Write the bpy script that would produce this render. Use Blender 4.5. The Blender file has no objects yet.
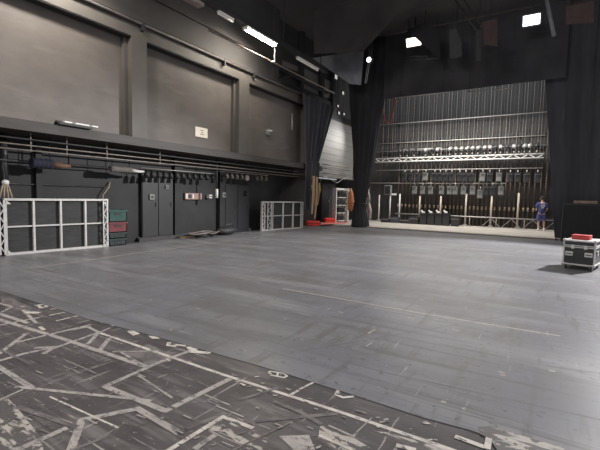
import bpy, bmesh, math, random
from mathutils import Vector, Matrix
random.seed(7)
C = bpy.context.scene.collection
PI = math.pi

# ------------------------------------------------------------------ camera model (also used to survey the place)
F, CX, CY, EYE = 394.0, 300.0, 225.0, 1.6
def _rot(a, b, c):
    ca, sa = math.cos(a), math.sin(a)
    fwd = Vector((-sa*math.cos(b), ca*math.cos(b), -math.sin(b)))
    right = Vector((ca, sa, 0)); down = fwd.cross(right)
    r2 = right*math.cos(c) + down*math.sin(c)
    return r2, fwd.cross(r2), fwd
RX, DN, FW = _rot(.5548, .0742, -.0226)
def ray(px, py): return RX*(px-CX) + DN*(py-CY) + FW*F
def on_z(px, py, z=0.0):
    r = ray(px, py); t = (z-EYE)/r.z; return Vector((r.x*t, r.y*t, z))
def on_x(px, py, X):
    r = ray(px, py); t = X/r.x; return Vector((X, r.y*t, r.z*t+EYE))
def on_y(px, py, Y):
    r = ray(px, py); t = Y/r.y; return Vector((r.x*t, Y, r.z*t+EYE))

# ------------------------------------------------------------------ materials
MATS = {}
def mat(name, col, rough=.6, metal=0.0, var=.15, scale=6.0, stretch=(1,1,1), bump=0.0, emit=None, estr=0.0, spec=.5):
    if name in MATS: return MATS[name]
    m = bpy.data.materials.new(name); m.use_nodes = True
    nt = m.node_tree; N = nt.nodes; L = nt.links
    b = N['Principled BSDF']
    b.inputs['Roughness'].default_value = rough; b.inputs['Metallic'].default_value = metal
    b.inputs['Specular IOR Level'].default_value = spec
    tc = N.new('ShaderNodeTexCoord'); mp = N.new('ShaderNodeMapping'); mp.inputs['Scale'].default_value = stretch
    L.new(tc.outputs['Object'], mp.inputs['Vector'])
    nz = N.new('ShaderNodeTexNoise'); nz.inputs['Scale'].default_value = scale; nz.inputs['Detail'].default_value = 5
    L.new(mp.outputs['Vector'], nz.inputs['Vector'])
    mx = N.new('ShaderNodeMix'); mx.data_type = 'RGBA'
    lo = [max(0, c*(1-var)) for c in col]; hi = [min(1, c*(1+var)) for c in col]
    mx.inputs['A'].default_value = (*lo, 1); mx.inputs['B'].default_value = (*hi, 1)
    rmp = N.new('ShaderNodeMapRange'); rmp.inputs['From Min'].default_value = .3; rmp.inputs['From Max'].default_value = .7
    L.new(nz.outputs['Fac'], rmp.inputs['Value']); L.new(rmp.outputs['Result'], mx.inputs['Factor'])
    L.new(mx.outputs['Result'], b.inputs['Base Color'])
    if bump:
        bp = N.new('ShaderNodeBump'); bp.inputs['Strength'].default_value = bump; bp.inputs['Distance'].default_value = .02
        L.new(nz.outputs['Fac'], bp.inputs['Height']); L.new(bp.outputs['Normal'], b.inputs['Normal'])
    if emit:
        b.inputs['Emission Color'].default_value = (*emit, 1); b.inputs['Emission Strength'].default_value = estr
    MATS[name] = m
    return m

def layered(name, base, layers, rough=.5, spec=.5, bump=0.0, rough_var=.12):
    """base colour, then (colour, noise scale, stretch, lo, hi, rotation about z) layers blended over it"""
    m = bpy.data.materials.new(name); m.use_nodes = True
    nt = m.node_tree; N = nt.nodes; L = nt.links
    b = N['Principled BSDF']; b.inputs['Specular IOR Level'].default_value = spec
    tc = N.new('ShaderNodeTexCoord'); cur = None; first = None
    for (col, sc, st, lo, hi, rz) in layers:
        mp = N.new('ShaderNodeMapping'); mp.inputs['Scale'].default_value = st; mp.inputs['Rotation'].default_value = (0,0,rz)
        mp.inputs['Location'].default_value = (random.random()*9, random.random()*9, 0)
        L.new(tc.outputs['Object'], mp.inputs['Vector'])
        nz = N.new('ShaderNodeTexNoise'); nz.inputs['Scale'].default_value = sc; nz.inputs['Detail'].default_value = 7; nz.inputs['Roughness'].default_value = .6
        L.new(mp.outputs['Vector'], nz.inputs['Vector'])
        r = N.new('ShaderNodeMapRange'); r.inputs['From Min'].default_value = lo; r.inputs['From Max'].default_value = hi
        L.new(nz.outputs['Fac'], r.inputs['Value'])
        mx = N.new('ShaderNodeMix'); mx.data_type = 'RGBA'
        if cur is None: mx.inputs['A'].default_value = (*base, 1)
        else: L.new(cur, mx.inputs['A'])
        mx.inputs['B'].default_value = (*col, 1); L.new(r.outputs['Result'], mx.inputs['Factor'])
        cur = mx.outputs['Result']; first = first or nz
    L.new(cur, b.inputs['Base Color'])
    rr = N.new('ShaderNodeMapRange'); rr.inputs['To Min'].default_value = rough-rough_var; rr.inputs['To Max'].default_value = rough+rough_var
    L.new(first.outputs['Fac'], rr.inputs['Value']); L.new(rr.outputs['Result'], b.inputs['Roughness'])
    if bump:
        bp = N.new('ShaderNodeBump'); bp.inputs['Strength'].default_value = bump; bp.inputs['Distance'].default_value = .01
        L.new(first.outputs['Fac'], bp.inputs['Height']); L.new(bp.outputs['Normal'], b.inputs['Normal'])
    MATS[name] = m
    return m

BLACK  = mat('black_paint', (.022,.022,.024), .6)
DARK   = mat('dark_paint', (.032,.032,.035), .6, var=.3, scale=2)
LOWER  = mat('lower_wall_paint', (.0125,.0125,.014), .65, var=.4, scale=1.6)
UPPER  = layered('upper_wall_paint', (.145,.128,.117), [((.108,.094,.086), .6, (1,1,1.6), .4, .65, 0), ((.168,.15,.136), 1.1, (1,.5,2.5), .55, .75, 0), ((.085,.074,.068), 9, (1,.15,3), .62, .72, 0)], rough=.6, bump=.15)
PILLAR = mat('pillar_paint', (.095,.087,.079), .6, var=.12, scale=2)
LEDGE  = mat('ledge_paint', (.043,.038,.034), .6, var=.25, scale=3, stretch=(1,.3,4))
CEIL   = mat('ceiling_paint', (.085,.08,.078), .8, var=.15, scale=.6)
SOFFIT = mat('soffit_paint', (.045,.042,.042), .7, var=.15, scale=1)
DRAPE  = mat('black_velour', (.036,.035,.039), .9, var=.25, scale=3, stretch=(1,1,.15), spec=.2)
DRAPE2 = mat('charcoal_velour', (.07,.07,.078), .9, var=.25, scale=2, stretch=(1,1,.15), spec=.2)  # black cloth, its colour lifted to stand for haze
GREYCL = mat('grey_cloth', (.26,.265,.28), .9, var=.2, scale=2, spec=.2)
STEEL  = mat('pale_steel', (.42,.40,.38), .45, metal=.3, var=.15)
PIPE   = mat('worn_pipe', (.22,.19,.165), .5, metal=.3, var=.3, scale=5)
PIPED  = mat('dark_pipe', (.07,.068,.068), .5, metal=.3, var=.3, scale=5)
ALU    = mat('aluminium', (.62,.61,.59), .45, metal=.25, var=.1, scale=10)
PLY    = mat('black_plywood', (.03,.03,.031), .6, var=.3, scale=3, stretch=(1,1,5))
WHITE  = mat('white_paint', (.75,.74,.71), .6, var=.08)
TAN    = mat('tan_wood', (.42,.29,.17), .6, var=.25, scale=4, stretch=(1,1,.2))
BROWN  = mat('brown_steel', (.10,.072,.052), .6, var=.4, scale=4)
ROPE   = mat('grey_rope', (.20,.185,.17), .9, var=.3, scale=20)
ROPED  = mat('dark_rope', (.075,.07,.068), .9, var=.3, scale=20)
HEMP   = mat('hemp_rope', (.38,.30,.22), .9, var=.3, scale=20)
RED    = mat('red_plastic', (.52,.05,.055), .5, var=.15)
REDB   = mat('bright_red', (.85,.06,.05), .5, var=.1, emit=(.9,.05,.04), estr=.05)  # red with a faint glow added to the colour
REDC   = mat('red_cable', (.30,.045,.03), .6)
CRRED  = mat('crate_red', (.15,.025,.032), .6)
CRGRN  = mat('crate_green', (.013,.065,.05), .6)
CRDRK  = mat('crate_dark_green', (.012,.03,.027), .6)
FIXT   = mat('fixture_black', (.028,.028,.031), .45, var=.3)
FIXG   = mat('fixture_grey', (.21,.22,.21), .5, var=.25)
FIXS   = mat('fixture_silver', (.42,.41,.40), .35, metal=.5, var=.25)
LENS   = mat('lens_glass', (.45,.47,.48), .15, var=.1)
BLUEC  = mat('navy_cloth', (.018,.021,.038), .9)
PINKB  = mat('pinkish_board', (.36,.24,.20), .7, var=.2)
ORANGE = mat('orange_cloth', (.55,.22,.10), .8)
CARD   = mat('cardboard', (.30,.22,.16), .8)
TUBEON = mat('tube_lit', (1,1,1), .3, emit=(1,.93,.80), estr=28)
TUBEOFF= mat('tube_dim', (.5,.48,.45), .3, emit=(1,.93,.85), estr=.12)
LAMPON = mat('lamp_lit', (1,1,1), .3, emit=(1,.82,.66), estr=6)
LAMPCO = mat('lamp_cool', (1,1,1), .3, emit=(.9,.95,1), estr=5)
CASEBK = mat('case_laminate', (.028,.028,.03), .4, var=.2)
REARW  = mat('rear_wall_paint', (.042,.039,.038), .8, var=.3, scale=1.5, stretch=(4,1,.3))
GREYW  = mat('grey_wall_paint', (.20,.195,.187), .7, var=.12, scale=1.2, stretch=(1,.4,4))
SKIN   = mat('skin', (.55,.36,.27), .5, var=.06)
HAIR   = mat('dark_hair', (.03,.022,.018), .7)
NAVY   = mat('navy_shirt', (.06,.072,.19), .8, var=.12)
NAVY2  = mat('blue_shorts', (.075,.085,.24), .8, var=.12)
SHOE   = mat('white_shoe', (.7,.68,.66), .6)
PRINT  = mat('pale_print', (.5,.55,.65), .8)
PINKSH = mat('dusty_red_board', (.075,.045,.04), .7, var=.2)

# ------------------------------------------------------------------ mesh helpers
def nb(): return bmesh.new()
def box(bm, lo, hi, M=None, mi=0):
    lo = Vector(lo); hi = Vector(hi)
    vs = [bm.verts.new((x, y, z)) for x in (lo.x, hi.x) for y in (lo.y, hi.y) for z in (lo.z, hi.z)]
    if M is not None:
        for v in vs: v.co = M @ v.co
    for f in ((0,1,3,2), (4,6,7,5), (0,4,5,1), (2,3,7,6), (0,2,6,4), (1,5,7,3)):
        bm.faces.new([vs[i] for i in f]).material_index = mi
    return vs
def tube(bm, pts, r, n=8, cap=True):
    pts = [Vector(p) for p in pts]; rr = r if isinstance(r, (list, tuple)) else [r]*len(pts)
    rings = []; side = None
    for i, p in enumerate(pts):
        a = pts[max(0, i-1)]; c = pts[min(len(pts)-1, i+1)]; d = (c-a).normalized()
        if side is None: side = d.orthogonal().normalized()
        side = (side - d*side.dot(d)).normalized(); o = d.cross(side)
        rings.append([bm.verts.new(p + (side*math.cos(2*PI*k/n) + o*math.sin(2*PI*k/n))*rr[i]) for k in range(n)])
    for A, B in zip(rings, rings[1:]):
        for k in range(n): bm.faces.new((A[k], A[(k+1)%n], B[(k+1)%n], B[k])).smooth = n > 5
    if cap:
        bm.faces.new(rings[0][::-1]); bm.faces.new(rings[-1])
def bar(bm, a, b, w, t=None): # square bar between two points
    a = Vector(a); b = Vector(b); t = t or w
    d = (b-a).normalized(); s = d.cross(Vector((0,0,1)))
    if s.length < .01: s = Vector((1,0,0))
    s.normalize(); o = d.cross(s)
    vs = []
    for p in (a, b):
        for (i, j) in ((-1,-1), (1,-1), (1,1), (-1,1)): vs.append(bm.verts.new(p + s*i*w/2 + o*j*t/2))
    for f in ((0,1,2,3), (4,7,6,5), (0,4,5,1), (1,5,6,2), (2,6,7,3), (3,7,4,0)): bm.faces.new([vs[i] for i in f])
def poly(bm, pts, mi=0):
    f = bm.faces.new([bm.verts.new(p) for p in pts]); f.material_index = mi; return f
def prism(bm, pts, off):
    off = Vector(off); a = [bm.verts.new(p) for p in pts]; b = [bm.verts.new(Vector(p)+off) for p in pts]
    n = len(pts); bm.faces.new(a); bm.faces.new(b[::-1])
    for i in range(n): bm.faces.new((a[i], b[i], b[(i+1)%n], a[(i+1)%n]))
def sphere(bm, c, r, sc=(1,1,1), u=12, v=8):
    M = Matrix.Translation(c) @ Matrix.Diagonal((sc[0]*r, sc[1]*r, sc[2]*r, 1))
    g = bmesh.ops.create_uvsphere(bm, u_segments=u, v_segments=v, radius=1, matrix=M)
    for vv in g['verts']:
        for f in vv.link_faces: f.smooth = True

def link(name, bm, m, parent=None, bevel=0.0):
    me = bpy.data.meshes.new(name)
    bmesh.ops.recalc_face_normals(bm, faces=bm.faces[:]); bm.to_mesh(me); bm.free()
    for x in (m if isinstance(m, (list, tuple)) else [m]): me.materials.append(x)
    o = bpy.data.objects.new(name, me); C.objects.link(o)
    if parent: o.parent = parent
    if bevel:
        b = o.modifiers.new('bevel', 'BEVEL'); b.width = bevel; b.segments = 2; b.limit_method = 'ANGLE'
    return o
def tag(o, label, cat, group=None, kind=None):
    o['label'] = label; o['category'] = cat
    if group: o['group'] = group
    if kind: o['kind'] = kind
    return o
def thing(name, label, cat, loc=(0,0,0), rz=0.0, group=None):
    o = bpy.data.objects.new(name, None); C.objects.link(o); o.empty_display_size = .1
    o.location = loc; o.rotation_euler = (0, 0, rz)
    return tag(o, label, cat, group)
def struct(name, bm, m, label=None, cat=None):
    o = link(name, bm, m); o['kind'] = 'structure'
    if label: o['label'] = label
    if cat: o['category'] = cat
    return o
def copy_tree(o, parent=None):
    c = o.copy(); C.objects.link(c)
    if parent: c.parent = parent
    for ch in [k for k in bpy.data.objects if k.parent == o]: copy_tree(ch, c)
    return c
def solo(name, bm, m, label, cat, group=None, bevel=0.0):
    return tag(link(name, bm, m, None, bevel), label, cat, group)

# ------------------------------------------------------------------ FLOOR
BOARDS = layered('scarred_boards', (.094,.086,.088),
    [((.052,.047,.049), 1.1, (1,1,1), .42, .62, 0), ((.16,.148,.147), 3.0, (.35,3,1), .52, .68, 0.05), ((.33,.305,.285), 2.2, (.5,10,1), .615, .66, -.12),
     ((.33,.305,.285), 2.4, (9,.5,1), .625, .665, .2), ((.045,.041,.042), 6, (.3,6,1), .58, .68, 0), ((.30,.28,.26), 16, (1,1.6,1), .645, .68, .3)], rough=.40, bump=.12)
PAINT = layered('worn_tape', (.33,.305,.29), [((.40,.37,.345), 5, (1,1,1), .42, .58, 0), ((.15,.138,.136), 8, (1,2,1), .54, .64, .3), ((.11,.10,.10), 20, (1,1.5,1), .60, .65, .9)], rough=.55)
PAINTB = layered('bright_worn_paint', (.60,.56,.51), [((.46,.42,.38), 8, (1,1,1), .45, .6, 0), ((.14,.13,.128), 12, (1,2,1), .57, .62, .3)], rough=.6)
FAINT = layered('faint_tape', (.175,.16,.158), [((.108,.098,.10), 6, (1,1.6,1), .45, .57, .2)], rough=.5)
SCUFF_SHEEN = layered('scuffed_bare_wood', (.10,.092,.092), [((.43,.395,.355), 3.4, (.7,3.8,1), .49, .53, .3), ((.09,.083,.083), 11, (1,1,1), .53, .58, 0)], rough=.55)  # bare scuffed wood, also used for the painted corner sheen
VINYL = layered('grey_vinyl', (.172,.173,.192), [((.125,.122,.128), .45, (1,1,1), .40, .62, 0), ((.225,.224,.236), 1.1, (.3,1.6,1), .48, .68, .05),
    ((.13,.126,.127), 2.6, (2.6,.35,1), .54, .66, 0), ((.115,.112,.115), 1.8, (.22,5,1), .55, .66, -.05), ((.30,.30,.31), 3, (.5,9,1), .66, .69, .4), ((.31,.31,.31), 2.4, (8,.45,1), .665, .70, .3),
    ((.30,.30,.30), 22, (1,1,1), .66, .70, 0), ((.10,.098,.10), 12, (1,1,1), .60, .68, 0)], rough=.40, bump=.04)
VLINE = mat('pale_line', (.42,.39,.34), .6, var=.2)

bm = nb(); MB = []
box(bm, (-14,-6,-.2), (9,26,0))
lv = [0]
def strip(pts, w, mi):
    """flat strip along surveyed floor points, width in photo-scale metres"""
    P = [on_z(x, y) for x, y in pts]; w *= .8
    for a, b in zip(P, P[1:]):
        lv[0] += 1; z = .0012 + lv[0]*.00003
        d = (b-a).normalized(); s = Vector((-d.y, d.x, 0))*w/2; e = d*w*.3
        poly(bm, [(p.x, p.y, z) for p in (a-s-e, b-s+e, b+s+e, a+s-e)], mi)
def patch(pts, mi):
    lv[0] += 1; z = .0012 + lv[0]*.00003
    poly(bm, [(p.x, p.y, z) for p in (on_z(x, y) for x, y in pts)], mi)
T, B_, FA, SC = 1, 2, 3, 4
# big scuffed areas where paint has gone, and one patch of painted sheen
patch([(203,430),(222,418),(243,428),(268,439),(262,452),(236,442),(225,432)], SC)
patch([(0,392),(14,404),(40,436),(46,460),(0,460)], SC)  # pale patch paints in the bright sheen of this floor corner
patch([(375,431),(398,434),(449,448),(470,460),(436,460)], SC)
patch([(320,425),(352,437),(372,449),(340,455),(318,440)], SC)
patch([(279,436),(309,435),(316,452),(296,452)], T)
patch([(0,296),(10,297),(34,309),(26,313),(2,305)], FA)
patch([(150,352),(178,352),(170,362),(140,366)], FA)
patch([(120,352),(150,344),(165,352),(150,364)], FA)
# tape lines
strip([(-6,312),(28,323)], .075, T)
strip([(-6,318),(60,338),(147,367)], .07, T)
strip([(100,333),(224,375),(340,412),(455,451)], .045, B_)
strip([(-6,326.5),(42,317)], .05, T)
strip([(18,342),(90,325)], .055, T)
strip([(-4,356),(27,333)], .06, T)
strip([(0,338),(33,332)], .03, FA)
strip([(-8,363),(23,354),(55,347)], .06, T)
strip([(36,348),(55,347),(44,353.5)], .06, T)
strip([(55,348),(100,332)], .05, T)
strip([(88,344),(98,333)], .05, T)
strip([(23,310),(36,323)], .05, T)
strip([(-2,303),(12,307),(2,312)], .05, T)
strip([(17,316),(37,313)], .025, FA)
strip([(40,327),(44,330)], .05, B_)
strip([(64,331),(88,327),(100,333)], .05, T)
strip([(-4,365),(31,387.5)], .06, T)
strip([(16,387),(134,399),(150,401)], .045, T)
strip([(-2,402),(114,361)], .02, FA)
strip([(105,386.5),(165.5,411),(229,379.5)], .068, T)
strip([(105,386.5),(166,359.5),(196,349)], .06, T)
strip([(69,455),(82,420),(137,409)], .066, T)
strip([(137,408.5),(178,432.5)], .066, T)
strip([(178,432.5),(225,413.5)], .05, FA)
strip([(50,397),(118,428)], .02, B_)
strip([(18,407),(76,427)], .05, FA)
strip([(15,451),(65,429)], .06, T)
strip([(0,400),(22,390)], .03, T)
strip([(100,350),(109,339)], .06, T)
strip([(90,343),(99,333),(110,328)], .035, T)
strip([(113,352),(158,351)], .03, T)
strip([(120,352),(146,367)], .035, T)
strip([(173,369),(208,387)], .02, FA)
strip([(139,376),(172,398)], .025, T)
strip([(172,374),(166,386)], .015, FA)
strip([(120,372),(180,372)], .012, FA)
strip([(168,451),(223,417),(252,428)], .045, B_)
strip([(216,406),(243,417)], .018, T)
strip([(205,395),(229,405)], .02, T)
strip([(160,404),(176,409)], .03, FA)
strip([(258,421),(336,414)], .05, FA)
strip([(320,436),(352,450)], .03, B_)
strip([(329,426),(354,437)], .025, T)
strip([(338,450),(372,418)], .012, T)
strip([(275,402),(300,412),(320,424)], .05, FA)
strip([(240,400),(278,388)], .04, FA)
strip([(195,449),(214,436)], .05, T)
strip([(-4,348),(30,364)], .04, FA)
strip([(60,455),(110,436)], .03, FA)
strip([(20,420),(70,400),(120,380)], .012, FA)
strip([(230,452),(300,418)], .02, FA)
# worn painted characters along the edge of the grey flooring
strip([(27,312.5),(38,313)], .10, B_)
strip([(36,305.5),(45,304.5)], .06, B_); strip([(40,308),(47,307)], .05, B_); strip([(38,305),(41,308.5)], .05, B_); strip([(45,304.5),(47,307)], .04, B_)
strip([(51,309.5),(57,308.5)], .035, B_)
strip([(50,315.5),(67,312)], .035, B_)
strip([(57,321),(80,315.5)], .045, B_)
strip([(70,324),(90,319)], .03, FA)
strip([(102,323),(107,322)], .03, B_)
strip([(112,326),(118,326)], .03, B_)
patch([(127,331.5),(133,330.5),(140,334),(133,336)], B_)
patch([(148,336),(156,336.5),(160,339),(152,339)], B_)
strip([(169,343),(168,345.5),(175,346.5)], .05, B_); strip([(176,345),(185,346)], .045, B_)
patch([(186,347),(192,347),(198,351),(212,352.5),(208,354.5),(190,353)], B_)
strip([(270,371.5),(284,374),(287,376.5)], .025, B_); strip([(269,372),(271,375.5),(284,378),(287,376.5)], .03, B_); strip([(278,373),(277,377)], .025, B_)
strip([(291,395),(298,391)], .035, B_); strip([(300,389.5),(313,383)], .03, B_)
strip([(338,391),(336,395),(343,398),(353,397)], .035, B_)
patch([(422,422.5),(426,422),(431,424.5),(424,424.5)], B_)
strip([(457,437.5),(486,448)], .055, B_)
strip([(398,446),(414,450)], .05, B_)
rg = random.Random(3)
for k in range(46):      # flecks of old paint along the edge of the flooring
    x = rg.uniform(2, 440); y = 292+x*.327+rg.uniform(2, 15); l = rg.uniform(1, 5)
    strip([(x, y), (x+l, y+l*rg.uniform(-.25,.45))], rg.uniform(.012,.03), rg.choice((B_, T, T, FA)))
for k in range(70):      # short scratches elsewhere on the boards
    x = rg.uniform(0, 330); y = rg.uniform(322+x*.33, 452); l = rg.uniform(2, 12); q = rg.choice((-.34,.42,.4))
    strip([(x, y), (x+l, y+l*q)], rg.uniform(.006,.016), rg.choice((T, T, FA)))
boards = struct('floor', bm, [BOARDS, PAINT, PAINTB, FAINT, SCUFF_SHEEN])
# grey vinyl laid over the boards, its cut edge running across the stage
bm = nb()
edge = [(-60,271),(0,291),(45,305),(90,319.5),(150,335),(212,352.5),(290,375),(358,396.5),(423,417.5),(470,430),(540,455),(620,484)]
E_ = [on_z(x, y, .004) for x, y in edge]
ring = [(p.x, p.y, .006) for p in E_] + [(6,2.3,.006),(6,19.3,.006),(-10.9,19.3,.006),(-10.9,2.6,.006)]
prism(bm, ring[::-1], (0,0,-.0045))
def vstrip(pts, w, z=.0072, mi=1):
    P = [on_z(x, y) for x, y in pts]
    for a, b in zip(P, P[1:]):
        d = (b-a).normalized(); s = Vector((-d.y, d.x, 0))*w/2
        poly(bm, [(p.x, p.y, z) for p in (a-s, b-s, b+s, a+s)], mi)
vstrip([(283,289),(420,313.5),(560,336.5)], .028)
vstrip([(30,268),(83,261.5),(125,255),(290,232.5)], .035)
vstrip([(368,334),(375,330)], .02); vstrip([(366,347),(372,343)], .015)
for (x, y, l) in ((195,308,5),(257,283,4),(338,312,5),(284,319,3),(170,330,2),(342,288,4),(64,291,4),(150,300,2),(212,289,3),(408,318,6),(498,372,7),(500,375,5),(549,371,6),(441,402,5),(462,409,3),(452,330,7),(330,257,3),(420,300,3),(300,340,3)):
    vstrip([(x, y), (x+l, y+.25*l)], .03, mi=2)
for (q0, q1) in (((130,300),(520,250)),((300,352),(600,300)),((0,276),(250,238))): vstrip([q0, q1], .012, mi=5)
for (q0, q1) in (((380,372),(600,420)),((180,262),(560,292)),((330,246),(600,262)),((545,366),(600,374))): vstrip([q0, q1], .014, mi=5)
patchz = .0076
for pts in ([(478,428),(490,427),(513,434),(560,448),(575,456),(500,456),(490,440),(480,435)],):
    poly(bm, [(p.x, p.y, patchz) for p in (on_z(x, y) for x, y in pts)], 3)
vstrip([(489,439),(487,450)], .04, z=.0082, mi=4)
vinyl = struct('floor_covering', bm, [VINYL, VLINE, PAINT, SCUFF_SHEEN, PAINTB, mat('seam_grey', (.135,.132,.136), .5, var=.35, scale=2)], 'grey vinyl stage flooring laid over the scarred black boards', 'floor')
# pale raised floor at the back, and its front edge
bm = nb(); box(bm, (-11,19.5,-.05), (.62,25.1,.07))
PALEF = layered('pale_floor', (.56,.52,.47), [((.44,.41,.37), 1.2, (1,1,1), .45, .65, 0)], rough=.5)
struct('floor_rear', bm, PALEF)
bm = nb(); box(bm, (-8,19.32,.0), (.66,19.5,.05)); struct('trim_1', bm, mat('edge_board', (.20,.18,.16), .6))

# ------------------------------------------------------------------ LEFT WALL
XP, XR, XL, XF = -10.2, -10.5, -11.1, -9.98     # pillar face, recess back, lower wall, ledge face
bm = nb()
box(bm, (XR-.25,-5,2.95), (XR,17.1,6.45))                                             # recess backs
def ypx(px, py): return on_x(px, py, XP).y
P1a, P1b = ypx(132,90), ypx(147,90); P2a, P2b = ypx(239,118), ypx(249,120); P3a = ypx(306,130)
RT = 6.0
box(bm, (XR,-5,RT), (XP,17.1,6.45), mi=1)                                             # header
for a, b in ((P1a,P1b), (P2a,P2b), (P3a,17.1), (-2,-1.2)): box(bm, (XR,a,2.95), (XP,b,RT), mi=1)
# narrower inner step on each side of the recesses
for y in (P1a-.12, P2a-.12): box(bm, (XR,y,2.95), (XR+.12,y+.12,RT), mi=1)
box(bm, (XR,P1b,2.95), (XR+.10,P1b+.14,RT), mi=1); box(bm, (XR,P2b,2.95), (XR+.10,P2b+.14,RT), mi=1)
for a, b in ((-1.2,P1a),(P1b,P2a),(P2b,P3a)): box(bm, (XR,a,RT-.03), (XP-.02,b,RT+.001), mi=2)  # black strip paints in the shade of the recess soffit
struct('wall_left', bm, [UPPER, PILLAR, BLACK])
bm = nb(); box(bm, (-12.6,-5,0), (XL,19.5,3.0)); box(bm, (XL,9.4,0), (XL+.12,9.75,2.8)); box(bm, (XL,5.0,0), (XL+.1,5.15,2.8)); box(bm, (XL,11.6,0), (XL+.16,11.9,2.8))
struct('wall_left_lower', bm, LOWER)
bm = nb(); box(bm, (XL,-5,2.92), (XF,18.2,3.1)); box(bm, (XF-.1,-5,3.1), (XF-.02,18.2,3.16)); struct('trim_2', bm, LEDGE)
# lit far stretch of the wall and the grey panels above it
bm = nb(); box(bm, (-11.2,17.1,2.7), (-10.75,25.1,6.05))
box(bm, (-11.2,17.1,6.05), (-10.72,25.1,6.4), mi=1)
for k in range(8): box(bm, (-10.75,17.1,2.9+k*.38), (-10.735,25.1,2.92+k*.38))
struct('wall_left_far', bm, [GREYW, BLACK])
bm = nb(); box(bm, (-11.3,14.5,6.4), (-10.75,25.1,9.6))
for (q0,q1,q2,q3) in (((303,68),(318,75.5),(318,95),(303,88)),((321,77),(334,83),(332,99),(321,96)),((282,60),(299,67),(299,72),(282,66))):
    poly(bm, [on_x(*q, -10.74) for q in (q0,q1,q2,q3)], 1)
struct('wall_left_top', bm, [SOFFIT, GREYW])
bm = nb(); box(bm, (-12.8,19.5,0), (-12.3,25.1,2.72)); struct('wall_left_far_lower', bm, DARK)
# gallery deck over the wall
bm = nb(); box(bm, (-11.3,-5,6.45), (-10.25,14.5,9.6)); box(bm, (-10.25,-5,6.46), (-10.12,14.5,6.56)); box(bm, (-10.25,-5,7.3), (-10.17,14.5,7.42))
for y in (-2,2,14): box(bm, (-10.25,y,6.56), (-10.19,y+.14,9.6))
struct('wall_left_gallery', bm, SOFFIT)
bm = nb(); box(bm, (-11.3,-5,9.6), (7,25.1,9.8)); struct('ceiling', bm, CEIL)
# rear wall
bm = nb(); box(bm, (-12.6,25.1,-.2), (6,25.4,9.8)); struct('wall_rear', bm, REARW)
# baseboard: cable ducting along the lower wall
bm = nb(); box(bm, (XL,7.95,0), (XL+.14,13.6,.12)); box(bm, (XL,7.95,.12), (XL+.05,13.6,.15)); struct('baseboard_left', bm, mat('duct_paint', (.05,.048,.047), .6, var=.3))

# pipes ------------------------------------------------------------
bm = nb(); tube(bm, [(-10.12,-5,6.40),(-10.12,16.9,6.40)], .045)
t = thing('scaffold_pipe', 'thick pale pipe running along the top of the panelled side wall', 'pipe', (0,0,0))
link('tube', bm, mat('grey_pipe', (.14,.125,.115), .5, metal=.2, var=.25), t)
for y in (7.5, 10.9, 12.6):
    bm = nb(); box(bm, (-10.19,y-.04,6.22), (-10.07,y+.04,6.44)); link('bracket', bm, BLACK, t)
def wall_pipe(x, z, y0, y1, r, label, m=PIPE, hooks=()):
    t = thing('wall_pipe', label, 'pipe', (x, y0, z))
    bm = nb(); tube(bm, [(0,0,0),(0,y1-y0,0)], r); link('tube', bm, m, t)
    for y in hooks:
        bm = nb(); bar(bm, (0,y-y0,-.03), (0,y-y0,2.93-z), .02); link('hanger', bm, PIPE, t)
z1 = on_x(0,142.4,-10.15).z; z2 = on_x(0,147.6,-10.3).z; z3 = on_x(20,161,-10.75).z
wall_pipe(-10.15, z1, -4, 17.4, .018, 'upper thin pale pipe hung just under the wall ledge', PIPE)
wall_pipe(-10.3, z2, -4, 17.4, .02, 'second thin pale pipe with hangers below the wall ledge', PIPE, (on_x(31,152,-10.3).y, on_x(67,155,-10.3).y, on_x(107,160,-10.3).y, on_x(160,165,-10.3).y))
wall_pipe(-10.75, z3, -4, on_x(108,166,-10.75).y, .016, 'short thin pipe behind the long dark roll under the ledge', PIPED)
wall_pipe(-11.06, on_x(50,185,-11.06).z, -4, 6.9, .018, 'lowest thin grey pipe fixed low across the wall above the near deck frame', PIPED)
wall_pipe(-10.25, on_x(0,136,-10.25).z, -4, 17.4, .022, 'dark pipe tucked tight beneath the wall ledge', PIPED)
wall_pipe(-10.6, on_x(180,171,-10.6).z, on_x(141,168,-10.6).y, on_x(213,173,-10.6).y, .016, 'pale pipe carrying the row of small dark lamps', STEEL)
wall_pipe(-10.6, on_x(240,173,-10.6).z, on_x(219,170,-10.6).y, on_x(268,174,-10.6).y, .016, 'pale pipe carrying the pale round lamps by the far deck frame', STEEL)

# ------------------------------------------------------------------ fluorescent row above the gallery
t = thing('lighting_beam', 'black beam hung over the gallery carrying the fluorescent tubes', 'beam', (-9.0,6,7.3))
bm = nb(); box(bm, (-.09,0,0), (.09,10.5,.2)); link('beam', bm, BLACK, t)
for y in (.5, 3.4, 7, 10): 
    bm = nb(); tube(bm, [(0,y,.2),(0,y,2.3)], .02, 6); link('hanger', bm, BLACK, t)
def fluoro(px0, px1, on, label, w=.14):
    a = on_x(*px0, -9.0); b = on_x(*px1, -9.0); L = b.y-a.y; zt = 7.30
    t = thing('fluorescent_light', label, 'ceiling light', (-9.0, a.y, zt), 0, 'fluorescent lights over the gallery')
    bm = nb(); box(bm, (-w/2-.03,0,-.05), (w/2+.03,L,0)); link('housing', bm, WHITE, t)
    for s in (-1, 1):
        bm = nb(); tube(bm, [(s*w*.3,.04,-.085),(s*w*.3,L-.04,-.085)], .03); link('tube', bm, TUBEON if on else TUBEOFF, t)
    for y in (.0, L-.04):
        bm = nb(); box(bm, (-w/2,y,-.12), (w/2,y+.04,-.05)); link('end_cap', bm, WHITE, t)
fluoro((245,32),(275,45), True, 'only brightly lit fluorescent light above the gallery rail', .2)
fluoro((297,54),(318,66), False, 'unlit pale fluorescent tube beyond the brightly lit one', .07)
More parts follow.
